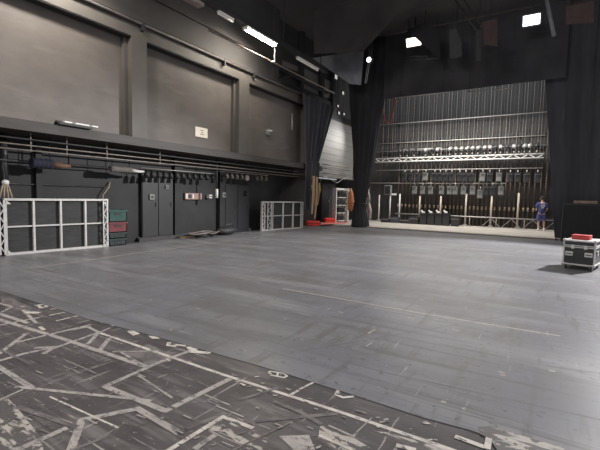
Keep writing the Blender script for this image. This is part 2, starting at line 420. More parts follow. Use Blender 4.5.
fluoro((218,24),(233,30), False, 'short unlit fluorescent tube just before the brightly lit one', .05)
bm = nb(); a = on_x(187,0,-8.6); 
t = thing('lighting_trough', 'pinkish grey lighting trough hung high before the fluorescent lights', 'lighting trough', (-8.6,5.6,6.85))
box(bm, (-.12,0,0), (.12,2.7,.1)); link('trough', bm, mat('trough_paint', (.30,.24,.23), .6), t)
for y in (.2,2.5):
    bm = nb(); tube(bm, [(0,y,.1),(0,y,2.75)], .006, 6); link('hanger', bm, BLACK, t)
# hand rail
t = thing('gallery_rail', 'thin shiny handrail along the gallery edge under the lit tube', 'railing', (-9.2,0,0))
zr = on_x(250,51,-9.2).z
bm = nb(); tube(bm, [(0,9.2,zr),(0,17.8,zr+.04)], .03); link('rail', bm, PIPE, t)
for y in (14.3,):
    bm = nb(); tube(bm, [(-1,y,zr-.03),(0,y,zr-.03)], .018, 6); link('bracket', bm, BLACK, t)
bm = nb(); tube(bm, [(0.15,12.5,zr),(0.15,12.5,7.25)], .025); box(bm, (0,12.46,zr-.02), (.17,12.54,zr+.02)); link('post', bm, WHITE, t)
# dark structure and posts in front of the grey upper panels
for k, (px, lab) in enumerate(((301,'dark square post at the gallery end nearest the lit tube'), (322,'dark square post midway along the pale panels behind the gallery rail'), (333,'dark square post at the far end of the gallery rail'))):
    p = on_x(px, 85, -10.6); bm = nb(); box(bm, (-10.7,p.y-.12,6.4), (-10.5,p.y+.12,9.6)); solo('steel_post', bm, BLACK, lab, 'post', 'dark posts at the gallery end')
bm = nb(); y0 = on_x(262,60,-10.3).y
box(bm, (-10.6,14.6,6.45), (-10.3,19.5,6.75)); box(bm, (-10.6,14.6,7.2), (-10.45,19.5,7.3)); struct('trim_3', bm, BLACK)

# ------------------------------------------------------------------ things on and under the ledge
bm = nb(); a = on_x(195.5,126.3,XR+.02); b = on_x(207.5,138.5,XR+.02)
t = thing('notice_sign', 'small white notice fixed to the middle wall panel', 'sign', (XR+.005,a.y,b.z))
w, h = b.y-a.y, a.z-b.z
box(bm, (0,0,0), (.02,w,h)); link('board', bm, mat('sign_white', (.92,.86,.74), .5, var=.04), t, .004)
for zz, y0, y1 in ((.70,.38,.68), (.48,.44,.62), (.30,.36,.70)):
    bm = nb()
    for q in range(5):
        u0 = y0+(y1-y0)*q/5; box(bm, (.0195,w*u0,h*zz-.015), (.0215,w*(u0+(y1-y0)*.15),h*zz+.02))
    link('text_line', bm, mat('sign_ink', (.25,.22,.22), .6), t)
# bundle on ledge
a = on_x(57,121,-10.02); b = on_x(90,126,-10.02)
t = thing('wall_shelf', 'narrow dark shelf with pale scraps on the ledge below the near wall panel', 'shelf', (-10.02,a.y,a.z-.02))
bm = nb(); box(bm, (-.15,0,-.06), (.12,b.y-a.y,0)); link('shelf_board', bm, DARK, t)
bm = nb(); box(bm, (-.1,.0,-.12), (.0,.4,.04)); link('bracket', bm, BLACK, t)
for q, (y0, y1) in enumerate(((.12,.3),(.38,.72),(.8,.95))):
    bm = nb(); box(bm, (-.02,y0,0), (.12,y1,.035)); link('pale_slat', bm, WHITE, t)
# rolls hanging from the pipes
def roll(pxa, pxb, X, r, name, m, endm, label):
    a = on_x(*pxa, X); b = on_x(*pxb, X); L = b.y-a.y
    t = thing(name, label, 'cloth roll', (X, a.y, (a.z+b.z)/2))
    bm = nb(); n = 14
    tube(bm, [(0,L*k/n,0) for k in range(n+1)], [r*(1+.08*math.sin(k*2.1)) for k in range(n+1)], 12); link('roll', bm, m, t)
    bm = nb(); tube(bm, [(0,L,0),(0,L+.28,-.02),(0,L+.45,-.01)], [r*.7,r*.5,r*.3], 10); link('roll_end', bm, endm, t)
    for y in (.1*L, .9*L):
        bm = nb(); tube(bm, [(0,y,-r*1.05),(r*1.05,y,0),(0.0,y,r*1.05),(.0,y,2.92-t.location.z)], .01, 6); link('sling', bm, BLACK, t)
roll((31,162),(52,165), -10.55, .12, 'cloth_roll', BLUEC, mat('dull_orange_cloth', (.17,.10,.06), .8), 'dark navy cloth roll with a tan end slung under the ledge')
roll((110,168),(131,171), -10.55, .085, 'cloth_roll', mat('dusty_cloth', (.16,.145,.13), .9), WHITE, 'slim dusty roll with a white end above the stacked crates')
# little lamps
def make_wall_lamp(m, lens):
    t = bpy.data.objects.new('wall_lamp', None); C.objects.link(t)
    bm = nb(); tube(bm, [(0,0,-.06),(.03,0,-.12),(.08,0,-.30)], [.05,.085,.10], 10); link('lamp_body', bm, m, t)
    bm = nb(); tube(bm, [(.08,0,-.3),(.083,0,-.31)], .085, 10); link('lens', bm, lens, t)
    bm = nb(); tube(bm, [(0,0,.02),(0,0,-.07)], .018, 6); link('clamp', bm, m, t)
    return t
lampA = make_wall_lamp(BLACK, BLACK); lampB = make_wall_lamp(mat('pale_brass', (.13,.115,.09), .5), FIXG)
def hang(proto, used, X, px, py, label, group):
    o = proto if not used[0] else copy_tree(proto); used[0] = True
    p = on_x(px, py, X); o.location = p; tag(o, label, 'lamp', group); o.scale = (.8,)*3; return o
u = [False]
for k in range(12): hang(lampA, u, -10.6, 146+k*6.0, 169.5+k*.35, 'small dark lamp in the row hung along the pale pipe', 'row of small dark lamps')
u = [False]
for px, py in ((226,172),(231,172.4),(236,172.8),(241,173.2),(256,174.4),(260.5,174.7),(265,175)): hang(lampB, u, -10.6, px, py, 'small pale brass lamp hung on the pipe near the far deck frame', 'pale brass lamps')
p = on_x(247,178,-10.55)
t = thing('round_lamp', 'round pale lamp hanging between the two groups of brass lamps', 'lamp', p)
bm = nb(); sphere(bm, (0,0,0), .13, (.6,1,1)); link('lamp_head', bm, mat('pale_lamp', (.34,.30,.25), .5), t)
bm = nb(); bar(bm, (-.05,0,.1), (-.05,0,.22), .04); link('bracket', bm, BLACK, t)
# vertical conduit with a white tube at its foot
a = on_x(217,158,-10.4); b = on_x(217,198,-10.4); c = on_x(217,189,-10.4)
t = thing('drop_pipe', 'dark upright drop pipe ending in a white sleeve', 'pipe', (-10.4,a.y,b.z))
bm = nb(); tube(bm, [(0,0,c.z-b.z),(0,0,2.92-b.z)], .025); link('pipe', bm, PIPED, t)
bm = nb(); tube(bm, [(0,0,0),(0,0,c.z-b.z)], .05); link('sleeve', bm, WHITE, t)
a = on_x(186,193,XL+.13); b = on_x(202.5,199.5,XL+.13)
t = thing('wall_plaque', 'wide pinkish board with a pale round mark on the dark lower wall', 'sign', (XL,a.y,b.z))
w = b.y-a.y; h = a.z-b.z
bm = nb(); box(bm, (0,0,0), (.1,w,h)); link('board', bm, PINKB, t, .005)
bm = nb(); tube(bm, [(.1,.22,h/2),(.11,.22,h/2)], h*.36, 14); link('round_mark', bm, FIXT, t)
bm = nb(); box(bm, (.1,.02,.03), (.106,.10,h-.03)); box(bm, (.1,.34,.03), (.106,.40,h-.03)); link('pale_edge', bm, WHITE, t)
for (px, py, s, m_, lab) in ((211.5,196.5,.07,WHITE,'tiny white switch box beside the pinkish wall board'), (245.5,193.5,.10,FIXS,'small grey socket box under the round pale lamp'), (168,187,.06,FIXG,'tiny grey switch box above the tall wall panels'), (153,197,.09,FIXG,'small grey socket box on the wall beyond the crates'), (225,195,.10,FIXG,'small dull junction box just past the white sleeved pipe')):
    p = on_x(px, py, XL+.2); t = thing('switch_box', lab, 'switch', (XL,p.y,p.z))
    bm = nb(); box(bm, (0,-s,-s), (.17,s,s)); link('housing', bm, m_, t, .008)
    bm = nb(); box(bm, (.17,-s*.4,-s*.4), (.185,s*.4,s*.4)); link('rocker', bm, BLACK, t)
# tall black cupboards along the lower wall
def cupboard(y0, y1, h, d, label, m_, doors=2):
    t = thing('wall_cupboard', label, 'cupboard', (XL,y0,0))
    L = y1-y0; bm = nb(); box(bm, (0.001,0,0), (d,L,h)); link('carcass', bm, m_, t)
    for k in range(doors):
        bm = nb(); box(bm, (d,L*k/doors+.02,.16), (d+.02,L*(k+1)/doors-.02,h-.05)); do = link('door', bm, m_, t)
        bm = nb(); bar(bm, (d+.05,L*(k+.85)/doors,h*.5), (d+.05,L*(k+.85)/doors,h*.5+.15), .02); link('handle', bm, PIPED, do)
cupboard(on_x(140,230,XL).y, on_x(171,230,XL).y, 2.25, .10, 'flat black wall cupboard just past the crates', mat('cupboard_black', (.014,.014,.016), .5))
cupboard(on_x(222,225,XL).y, on_x(246,225,XL).y, 2.0, .15, 'flat black wall cupboard under the brass lamps', mat('cupboard_blue_black', (.012,.013,.016), .5))
# crates
def crate(px0, px1, X, z0, z1, m_, label, dx=.36):
    a = on_x(px0, 225, X); b = on_x(px1, 225, X); L = b.y-a.y; h = z1-z0
    t = thing('storage_crate', label, 'crate', (X-dx/2,(a.y+b.y)/2,z0), 0, 'stacked crates by the wall')
    bm = nb(); w = .025; hx, hy = dx/2, L/2
    for (lo, hi) in (((-hx,-hy,0),(hx,hy,w)), ((-hx,-hy,0),(-hx+w,hy,h)), ((hx-w,-hy,0),(hx,hy,h)), ((-hx,-hy,0),(hx,-hy+w,h)), ((-hx,hy-w,0),(hx,hy,h))): box(bm, lo, hi)
    link('tub', bm, m_, t)
    bm = nb()
    for (lo, hi) in (((hx-.005,-hy-.015,h-.06),(hx+.02,hy+.015,h)), ((-hx-.02,-hy-.015,h-.06),(-hx+.005,hy+.015,h)), ((-hx,-hy-.02,h-.06),(hx,-hy+.005,h)), ((-hx,hy-.005,h-.06),(hx,hy+.02,h))): box(bm, lo, hi)
    link('rim', bm, m_, t)
    bm = nb(); box(bm, (hx,-.1,h-.14), (hx+.012,.1,h-.09)); link('hand_slot', bm, BLACK, t)
XC = XL+.41
zA = on_x(117,210,XC).z; zB = on_x(117,222,XC).z; zC = on_x(117,232.5,XC).z
crate(109,126,XC,0.006,zC*.55,CRDRK,'dark green crate at the bottom of the wall stack')
crate(109,126,XC,zC*.55,zC,CRDRK,'dark green crate second from the floor, under the red crate')
crate(108.5,127,XC,zC,zB,CRRED,'red crate in the middle of the wall stack')
crate(109,127,XC,zB,zA,CRGRN,'green crate on top of the red crate')
# floor clutter
bm = nb(); p = on_z(188,236.4); q = on_z(176,237)
t = thing('cable_coil', 'loose black cable coil with pale loops heaped at the wall foot', 'cable', (XL+.62,on_z(189,236).y,.012))
for k in range(5):
    bm = nb(); r0 = .22+.05*k; n = 18
    tube(bm, [(r0*.7*math.cos(2*PI*j/n), r0*1.7*math.sin(2*PI*j/n), .03+.035*k+.02*math.sin(j*1.3+k)) for j in range(n+1)], .022, 6)
    link('loop', bm, PIPE if k == 4 else BLACK, t)
bm = nb(); p = on_z(182,237.3); box(bm, (p.x+.1,p.y-.25,.0065), (p.x+.26,p.y+.4,.05)); solo('offcut_board', bm, TAN, 'short tan timber offcut lying before the black cable coil', 'timber')
bm = nb(); p = on_z(206,235.5); 
t = thing('cable_bag', 'low black holdall slumped at the wall foot past the cable coil', 'bag', (XL+.5,p.y+.75,.006))
sphere(bm, (0,0,.16), 1, (.26,.55,.17)); link('bag_body', bm, BLACK, t)
bm = nb(); tube(bm, [(.1,-.25,.28),(.15,-.15,.42),(.15,.15,.42),(.1,.25,.28)], .015, 6); link('strap', bm, PIPED, t)
# rope hanks over the near deck
def hank(px, py0, py1, X, label):
    a = on_x(px, py0, X); b = on_x(px, py1, X)
    t = thing('rope_hank', label, 'rope', (X, a.y, a.z)); dz = b.z-a.z
    for s in (-1, -.3, .4, 1):
        bm = nb(); tube(bm, [(0,0,.02),(.02,s*.05,dz*.2),(.02,s*.09,dz*.6),(.02,s*.13,dz)], .018, 6); link('strand', bm, HEMP, t)
    bm = nb(); sphere(bm, (.02,0,-.03), .07, (1,1.1,.9)); link('knot', bm, WHITE, t)
    bm = nb(); tube(bm, [(0,0,0),(-.1,0,.35),(0.0,0,z2-a.z)], .012, 6); link('line', bm, ROPED, t)
hank(5, 181, 198, -10.75, 'pale knotted rope hank hanging over the near deck frame')
bm = nb(); a = on_x(109,187,-10.95); b = on_x(103,195,-10.97); tube(bm, [(-11.07,a.y+.1,a.z+.15),a,b,(b.x-.01,b.y-.02,b.z-.5)], .018, 6); solo('tie_strap', bm, HEMP, 'tan tie strap slanting from the wall to the near deck corner', 'strap')
a = on_x(3,158,-10.95); bm = nb(); tube(bm, [(-10.95,a.y,2.9),(-10.95,a.y,a.z-.62)], .10, 10); solo('hanging_tube', bm, FIXT, 'thick dark tube hanging above the knotted rope hank', 'tube')

# ------------------------------------------------------------------ stage decks stood on edge
def deck(p0, p1, h, ncell, legs, label, lean=.05):
    p0 = Vector(p0); p1 = Vector(p1); d = p1-p0; L = d.length
    t = thing('stage_deck', label, 'stage deck', (p0.x,p0.y,.006), math.atan2(d.y, d.x)-PI/2)
    # local: y along length, z up, +x toward the stage
    fr = .055
    bm = nb()
    box(bm, (-.045,0,0), (.045,L,fr)); box(bm, (-.045,0,h-fr), (.045,L,h)); box(bm, (-.045,0,fr), (.045,fr,h-fr)); box(bm, (-.045,L-fr,fr), (.045,L,h-fr))
    link('frame', bm, ALU, t)
    bm = nb(); box(bm, (-.065,.0,0), (-.046,L,h)); link('deck_panel', bm, PLY, t)
    for k in range(1, ncell):
        bm = nb(); y = L*k/ncell; box(bm, (-.04,y-.022,fr), (.035,y+.022,h-fr)); link('stile', bm, ALU, t)
    bm = nb(); box(bm, (-.04,fr,h*.5-.018), (.02,L-fr,h*.5+.018)); link('cross_rail', bm, ALU, t)
    for (y, w) in legs:   # folding lattice legs
        bm = nb()
        for s in (0, w): box(bm, (.045,y+s-.014,.03), (.075,y+s+.014,h-.03))
        n = 7
        for k in range(n):
            z0 = .06+(h-.12)*k/n; z1 = .06+(h-.12)*(k+1)/n
            bar(bm, (.06,y if k%2 else y+w,z0), (.06,y+w if k%2 else y,z1), .022, .02)
        link('lattice_leg', bm, ALU, t)
    for y in (.09, L-.09):
        for z in (.09, h-.09):
            bm = nb(); prism(bm, [(.046,y-.05,z-.05),(.046,y+.05,z-.05),(.046,y+.05 if y>L/2 else y-.05,z+.05)], (.01,0,0)); link('corner_gusset', bm, ALU, t)
a = on_z(5,255.8); b = on_z(108,246.5); h1 = on_x(5,198.5,a.x).z
deck(a, b, h1, 4, ((-.10,.09),(b.y-a.y-.14,.11)), 'near pale-framed stage deck stood on edge against the side wall, eight black panels')
a = on_z(261,231.3); b = on_z(302,228.2); h2 = on_x(262,201.5,a.x).z
L2 = (b-a).length
deck(a, b, h2, 4, ((.0,.16),(.34,.22),(L2-.2,.17)), 'far pale-framed stage deck stood on edge with lattice legs at both ends')

# ------------------------------------------------------------------ far left corner
def hanging(name, Xp, pts, m_, label, cat='curtain', pleats=8, amp=.06, axis='x'):
    """pleated cloth: pts = (bottom-left, bottom-right, top-right, top-left) in (horizontal, z)"""
    bl, br, tr, tl = pts; bm = nb(); nu, nv = pleats*6, 14; G = []
    for j in range(nv+1):
        v = j/nv; row = []
        for i in range(nu+1):
            s = i/nu
            h = (bl[0]*(1-s)+br[0]*s)*(1-v) + (tl[0]*(1-s)+tr[0]*s)*v
            z = (bl[1]*(1-s)+br[1]*s)*(1-v) + (tl[1]*(1-s)+tr[1]*s)*v
            o = amp*math.sin(2*PI*pleats*s + .6*math.sin(3*v+s*5)) + amp*.4*math.sin(2*PI*pleats*.37*s+1)
            row.append(bm.verts.new((Xp+o, h, z) if axis == 'x' else (h, Xp+o, z)))
        G.append(row)
    for j in range(nv):
        for i in range(nu): bm.faces.new((G[j][i], G[j][i+1], G[j+1][i+1], G[j+1][i])).smooth = True
    return solo(name, bm, m_, label, cat)
e0 = on_x(320,163,-9.9); e1 = on_x(333,116,-9.9); w0 = on_x(306,150,-9.9)
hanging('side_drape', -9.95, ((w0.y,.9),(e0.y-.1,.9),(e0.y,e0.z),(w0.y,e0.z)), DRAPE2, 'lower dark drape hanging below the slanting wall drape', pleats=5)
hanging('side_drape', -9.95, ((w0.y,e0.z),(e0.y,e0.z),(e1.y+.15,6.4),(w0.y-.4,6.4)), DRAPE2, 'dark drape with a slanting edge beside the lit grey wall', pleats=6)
# timber / strap bundle
t = thing('strap_bundle', 'bundle of long tan straps hanging beside the dark side drape', 'straps', on_x(316,176,-9.6))
o0 = t.location.copy()
for (x0,y0,x1,y1,w) in ((314,176,312,214,.16),(317,177,315,219,.14),(312,185,316,212,.09),(319.5,183,317.5,205,.1)):
    a = on_x(x0,y0,-9.6)-o0; b = on_x(x1,y1,-9.6)-o0
    bm = nb(); m_ = (a+b)/2
    prism(bm, [(.02,a.y-w/2,a.z),(.02,a.y+w/2,a.z),(.05,m_.y+w*.45,m_.z),(.02,b.y+w*.2,b.z),(.02,b.y-w*.2,b.z),(.05,m_.y-w*.55,m_.z)], (-.05,0,0)); link('strap', bm, TAN, t)
bm = nb(); tube(bm, [(0,0,0),(-.1,0,.1),(-.3,0,on_x(316,160,-9.6).z-o0.z)], .015, 6); link('hook_line', bm, BLACK, t)
p = on_x(319,189,-9.65); bm = nb(); sphere(bm, (p.x,p.y,p.z), .2, (.4,.55,1.2)); solo('rope_coil', bm, mat('yellow_rope', (.45,.31,.10), .8), 'small yellow rope coil beside the tan strap bundle', 'rope')
def redbox(px0,px1,pyb,pyt,label):
    a = on_z(px0,pyb); b = on_z(px1,pyb); t = thing('red_barrier', label, 'barrier', ((a.x+b.x)/2+.12,(a.y+b.y)/2-.12,.012 if pyb>225 else .08))
    L = (b-a).length; ang = math.atan2(b.y-a.y,b.x-a.x); t.rotation_euler.z = ang
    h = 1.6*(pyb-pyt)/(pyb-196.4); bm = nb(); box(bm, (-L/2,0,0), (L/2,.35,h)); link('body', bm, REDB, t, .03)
    bm = nb(); box(bm, (-L/2,-.01,h*.45), (L/2,0,h*.55)); link('seam', bm, CRRED, t)
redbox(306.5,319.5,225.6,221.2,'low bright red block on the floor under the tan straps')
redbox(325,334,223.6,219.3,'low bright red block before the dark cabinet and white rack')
bm = nb(); 
poly(bm, [(p.x,p.y,.073) for p in (on_z(320,226.2),on_z(347,224.6),on_z(349,222.8),on_z(322,223.8))])
solo('red_mat', bm, mat('faded_red_mat', (.60,.20,.17), .8), 'faded red floor mat between the red blocks and the white rack', 'mat')
# dark cabinet
a = on_z(321,222.5); b = on_z(334.5,221.5); t = thing('tall_cabinet', 'tall dark steel cabinet standing between the tan straps and white rack', 'cabinet', (a.x,a.y,.07), math.atan2(b.y-a.y,b.x-a.x))
L = (b-a).length; hh = on_x(327,183,(a.x+b.x)/2).z-.07; bm = nb(); box(bm, (0,0,0), (L,.5,hh)); link('carcass', bm, mat('cabinet_grey', (.045,.045,.05), .5), t)
for k in (0,1):
    bm = nb(); box(bm, (L*k/2+.015,-.02,.08), (L*(k+1)/2-.015,0,hh-.05)); do = link('door', bm, mat('cabinet_door', (.055,.055,.062), .45), t)
    bm = nb(); bar(bm, (L*.5+(k-.5)*.12,-.04,hh*.5), (L*.5+(k-.5)*.12,-.04,hh*.5+.15), .02); link('handle', bm, STEEL, do)
# white rack
a = on_z(335.5,223.6); b = on_z(347.5,223.2); t = thing('white_rack', 'tall white lattice rack with dark gear showing through', 'rack', (a.x,a.y,.07), math.atan2(b.y-a.y,b.x-a.x))
L = (b-a).length; hh = on_x(341,188,(a.x+b.x)/2).z-.07
bm = nb(); box(bm, (0,.3,.05), (L,.32,hh)); link('back_panel', bm, mat('rack_white', (.62,.58,.55), .6, var=.15), t)
for x in (0, L):
    bm = nb(); box(bm, (x-.03,-.03,0), (x+.03,.3,hh)); link('upright', bm, WHITE, t)
for k in range(5):
    bm = nb(); z = .1+(hh-.2)*k/4; box(bm, (0,0,z-.02), (L,.3,z+.02)); link('shelf', bm, WHITE, t)
bm = nb()
for k in range(4):
    z = .1+(hh-.2)*k/4; dz = (hh-.2)/4
    for (u0,v0,u1,v1) in ((.1,0,.5,.6),(.5,.6,.9,0),(.5,.6,.5,1)): bar(bm, (L*u0,-.02,z+dz*v0), (L*u1,-.02,z+dz*v1), .03)
link('lattice', bm, FIXT, t)
for k in range(4):
    bm = nb(); z = .12+(hh-.2)*k/4; box(bm, (L*(.2+.1*(k%2)),.06,z), (L*(.7+.05*k),.26,z+(hh-.2)/4*.62)); link('stored_gear', bm, FIXT if k%2 else DARK, t)
p = on_y(350.5,202,19.9); 
t = thing('orange_jacket', 'orange cloth hanging behind the tied black curtain', 'cloth', (p.x,p.y,p.z))
bm = nb(); tube(bm, [(0,0,.75),(0,0,.5),(.02,0,0),(0,0,-.5)], [.03,.13,.19,.12], 10); link('cloth', bm, ORANGE, t)
bm = nb(); tube(bm, [(0,0,.75),(0,0.2,1.5),(0,.3,5)], .012, 6); link('hang_line', bm, BLACK, t)
# loose cables over the cabinet
pts = [on_x(x,y,-10.3) for x,y in ((320,182),(324,176),(330,179),(337,183),(343,179),(349,177))]
bm = nb(); tube(bm, pts, .018, 6); solo('slung_cable', bm, STEEL, 'pale cable slung in a zigzag above the tall dark cabinet', 'cable')
for k,(x0,y0,x1,y1) in enumerate(((322,164,350,168),(322,168,350,171),(323,173,350,175))):
    bm = nb(); tube(bm, [on_x(x0,y0,-10.4), on_x(x1,y1,-10.4)], .025, 6)
    solo('wall_rail', bm, PIPE, ('topmost','middle','lowest')[k]+' of three pale rails across the foot of the lit grey wall', 'rail')

# ------------------------------------------------------------------ curtains
def tied_curtain():
    prof = [(.03,-8.86,-7.82,.42),(.35,-8.82,-7.86,.40),(.9,-8.74,-8.02,.30),(1.25,-8.70,-8.06,.26),(1.6,-8.74,-8.0,.30),(2.6,-8.8,-7.78,.36),(4.0,-8.86,-7.60,.40),(5.4,-9.05,-7.4,.42),(6.6,-9.2,-7.2,.45),(9.55,-9.45,-6.8,.45)]
    bm = nb(); n = 96; rings = []
    zs = []
    for (a, b) in zip(prof, prof[1:]):
        for k in range(5):
            s = k/5; zs.append([a[i]*(1-s)+b[i]*s for i in range(4)])
    zs.append(list(prof[-1]))
    for (z, x0, x1, ry) in zs:
        cx_, rx = (x0+x1)/2, (x1-x0)/2; row = []
        for k in range(n):
            th = 2*PI*k/n; f = 1 + .045*math.sin(th*13+.25*z) + .025*math.sin(th*5+z)
            row.append(bm.verts.new((cx_+rx*.93*f*math.cos(th), 19.55+ry*f*math.sin(th), z)))
        rings.append(row)
    for A, B in zip(rings, rings[1:]):
        for k in range(n): bm.faces.new((A[k],A[(k+1)%n],B[(k+1)%n],B[k])).smooth = True
    bm.faces.new(rings[0][::-1]); bm.faces.new(rings[-1])
    t = thing('tied_curtain', 'tall black stage curtain gathered and tied near its foot', 'curtain')
    link('cloth', bm, DRAPE, t)
    bm = nb(); m = 40
    tube(bm, [(-8.38+.36*math.cos(2*PI*k/m), 19.55+.31*math.sin(2*PI*k/m), 1.25) for k in range(m+1)], .03, 6); link('tie', bm, BLACK, t)
tied_curtain()
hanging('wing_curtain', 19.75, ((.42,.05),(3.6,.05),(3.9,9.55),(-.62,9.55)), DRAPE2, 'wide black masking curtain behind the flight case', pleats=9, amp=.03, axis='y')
hanging('border_curtain', 19.25, ((-7.2,6.50),(.4,6.55),(.4,9.55),(-7.2,9.55)), mat('border_velour', (.066,.063,.068), .9, var=.2, scale=1, spec=.2), 'black border curtain hung across the top of the rope wall', pleats=12, amp=.015, axis='y')  # black cloth colour lifted to include the haze
hanging('grey_border', 17.6, ((on_y(350,84,17.6).x,on_y(350,84,17.6).z),(on_y(361,85,17.6).x,on_y(361,85,17.6).z),(on_y(364,50,17.6).x,on_y(364,50,17.6).z),(on_y(312,58,17.6).x,on_y(312,58,17.6).z)), GREYCL, 'grey triangular cloth hung high beside the tied black curtain', pleats=3, amp=.012, axis='y')
a = on_y(366,50,17.5); b = on_y(361,84,17.5)
t = thing('silver_batten', 'pair of thin silver poles hanging at the grey cloth edge', 'pole', (a.x,17.5,b.z))
for dx in (0,.07):
    bm = nb(); tube(bm, [(dx,0,0),(a.x-b.x+dx*1.5,0,a.z-b.z)], .018, 6); link('pole', bm, STEEL, t)
bm = nb(); tube(bm, [(a.x-b.x,0,a.z-b.z),(a.x-b.x,0,9.55-b.z)], .01, 6); link('line', bm, BLACK, t)
# upper black drapes that cut off the light
hanging('upper_drape', 15.2, ((-8.9,7.75),(-6.6,7.45),(-4.2,9.55),(-9.0,9.55)), mat('brown_black_velour', (.055,.052,.051), .9, var=.3, scale=.7, spec=.2), 'upper dark drape hung from the ceiling beyond the lit tube', pleats=4, amp=.008, axis='y')
# batten at foot of the border
for (x0,y0,x1,y1,r,lab) in ((395,98,448,92,.03,'bright pipe along the lower edge of the border curtain'),(467,92,487,90,.02,'short grey pipe at the middle of the border curtain edge'), (494,90,513,88,.022,'short bright pipe toward the far end of the border curtain edge')):
    a = on_y(x0,y0,19.1); b = on_y(x1,y1,19.1); t = thing('border_batten', lab, 'batten', a, 0, 'border pipes')
    bm = nb(); tube(bm, [(0,0,0), b-a], r); link('pipe', bm, STEEL if r != .02 else PIPE, t)
    for q in (.1,.9):
        bm = nb(); c_ = (b-a)*q; tube(bm, [c_, (c_.x,0,9.58-a.z)], .006, 5); link('hang_line', bm, BLACK, t)
pts = [Vector((on_y(381.5,94,20.5).x,20.5,9.58))] + [on_y(x,y,20.5) for x,y in ((381.5,94),(382,100),(383,112),(385,121),(388,123.5),(391,121),(393,112),(394.5,100),(395,94))] + [Vector((on_y(395,94,20.5).x,20.5,9.58))]
bm = nb(); tube(bm, pts, .035, 8); solo('red_cable', bm, REDC, 'red cable loop hanging below the border beside the tied curtain', 'cable')

# ------------------------------------------------------------------ ROPE WALL
D = 24.3
def wz(py, px=450): return on_y(px, py, D).z
rails = [((378,125),(548,112),.03,'topmost thin rail across the rope wall'), ((378,144),(546,135.3),.025,'second thin rail down the rope wall'), ((376,152),(546,145),.02,'third rail, just above the row of silver spotlights'),
         ((376,170.3),(543,168.3),.025,'rail carrying the upper row of dark spotlights'), ((368,183.2),(506,183.4),.035,'pale rail carrying the lower row of grey spotlights')]
for (p0, p1, r, lab) in rails:
    a = on_y(*p0, D); b = on_y(*p1, D); z = (a.z+b.z)/2
    t = thing('wall_rail', lab+', behind the stage', 'rail', (a.x,D,z))
    bm = nb(); tube(bm, [(0,0,0),(b.x-a.x,0,0)], r); link('rail', bm, STEEL, t)
    for k in range(4):
        bm = nb(); x = (b.x-a.x)*(k+.5)/4; bar(bm, (x,0,0), (x,25.08-D,0), .04); link('bracket', bm, BLACK, t)
# white truss
a = on_y(376,161,D); b = on_y(425,160,D); c = on_y(544,157.5,D); zt = a.z
t = thing('lighting_truss', 'pale lattice truss running across the rope wall below the silver spotlights', 'truss', (a.x,D-.1,zt-.11))
Lx = c.x-a.x
for dz in (-.09,.12):
    bm = nb(); tube(bm, [(0,0,.11+dz),(Lx,0,.11+dz)], .04); link('chord', bm, WHITE, t)
bm = nb(); n = 26
for k in range(n): bar(bm, (Lx*k/n,0,.02 if k%2 else .23), (Lx*(k+1)/n,0,.23 if k%2 else .02), .035)
link('lacing', bm, WHITE, t)
for k in range(4):
    bm = nb(); x = Lx*(k+.5)/4; bar(bm, (x,.03,.1), (x,25.08-D+.1,.1), .06); link('bracket', bm, BLACK, t)
# ropes
bm = nb(); tube(bm, [(0,0,0),(0,0,5.94)], .013, 5); first = link('hauling_rope', bm, ROPE); used = False
bm = nb(); tube(bm, [(0,0,0),(0,0,5.94)], .016, 5); dk = link('hauling_rope', bm, ROPED)
GR = 'hauling ropes on the rope wall'
x = -9.15; k = 0; ud = False
while x < .15:
    dark = (k % 5) in (1, 3)
    src = dk if dark else first
    if dark: o = src if not ud else src.copy(); new = ud; ud = True
    else: o = src if not used else src.copy(); new = used; used = True
    if new: C.objects.link(o)
    o.location = (x, 24.75 + .1*(k%2), 3.66)
    o['label'] = ('dark' if dark else 'pale') + ' thin rope hanging straight down the rope wall'
    o['category'] = 'rope'; o['group'] = GR
    x += .125 + random.random()*.07; k += 1
# lower guide rods
def make_rod():
    t = bpy.data.objects.new('guide_rod', None); C.objects.link(t)
    bm = nb(); tube(bm, [(0,0,0),(0,0,3.6)], .035, 6); link('rod', bm, BROWN, t)
    bm = nb(); tube(bm, [(0,0,.95),(0,0,1.15)], .055, 6); link('sleeve', bm, HEMP, t)
    return t
rod = make_rod(); n = 0
x = -8.0
while x < .2:
    o = rod if n == 0 else copy_tree(rod)
    o.location = (x, 24.75, .07); tag(o, 'brown upright guide rod along the foot of the rope wall', 'rod', 'guide rods on the rope wall')
    x += .21 + random.random()*.06; n += 1
# weight bars between the rows (dark bands)
for (py, lab) in ((137.5,'upper dark slatted band across the rope wall'), (148.5,'lower dark slatted band behind the silver spotlights')):
    z = on_y(460, py+(.8 if py>140 else 0), 24.95).z; bm = nb()
    for k in range(44): box(bm, (-9.25+k*.205,24.92,z-.11+.03*math.sin(k*2.3)), (-9.25+k*.205+.15,25.06,z+.11+.03*math.sin(k*1.7)))
    box(bm, (-9.3,25.04,z-.05), (-.15,25.08,z+.05))
    solo('weight_row', bm, BLACK, lab, 'weight rack')
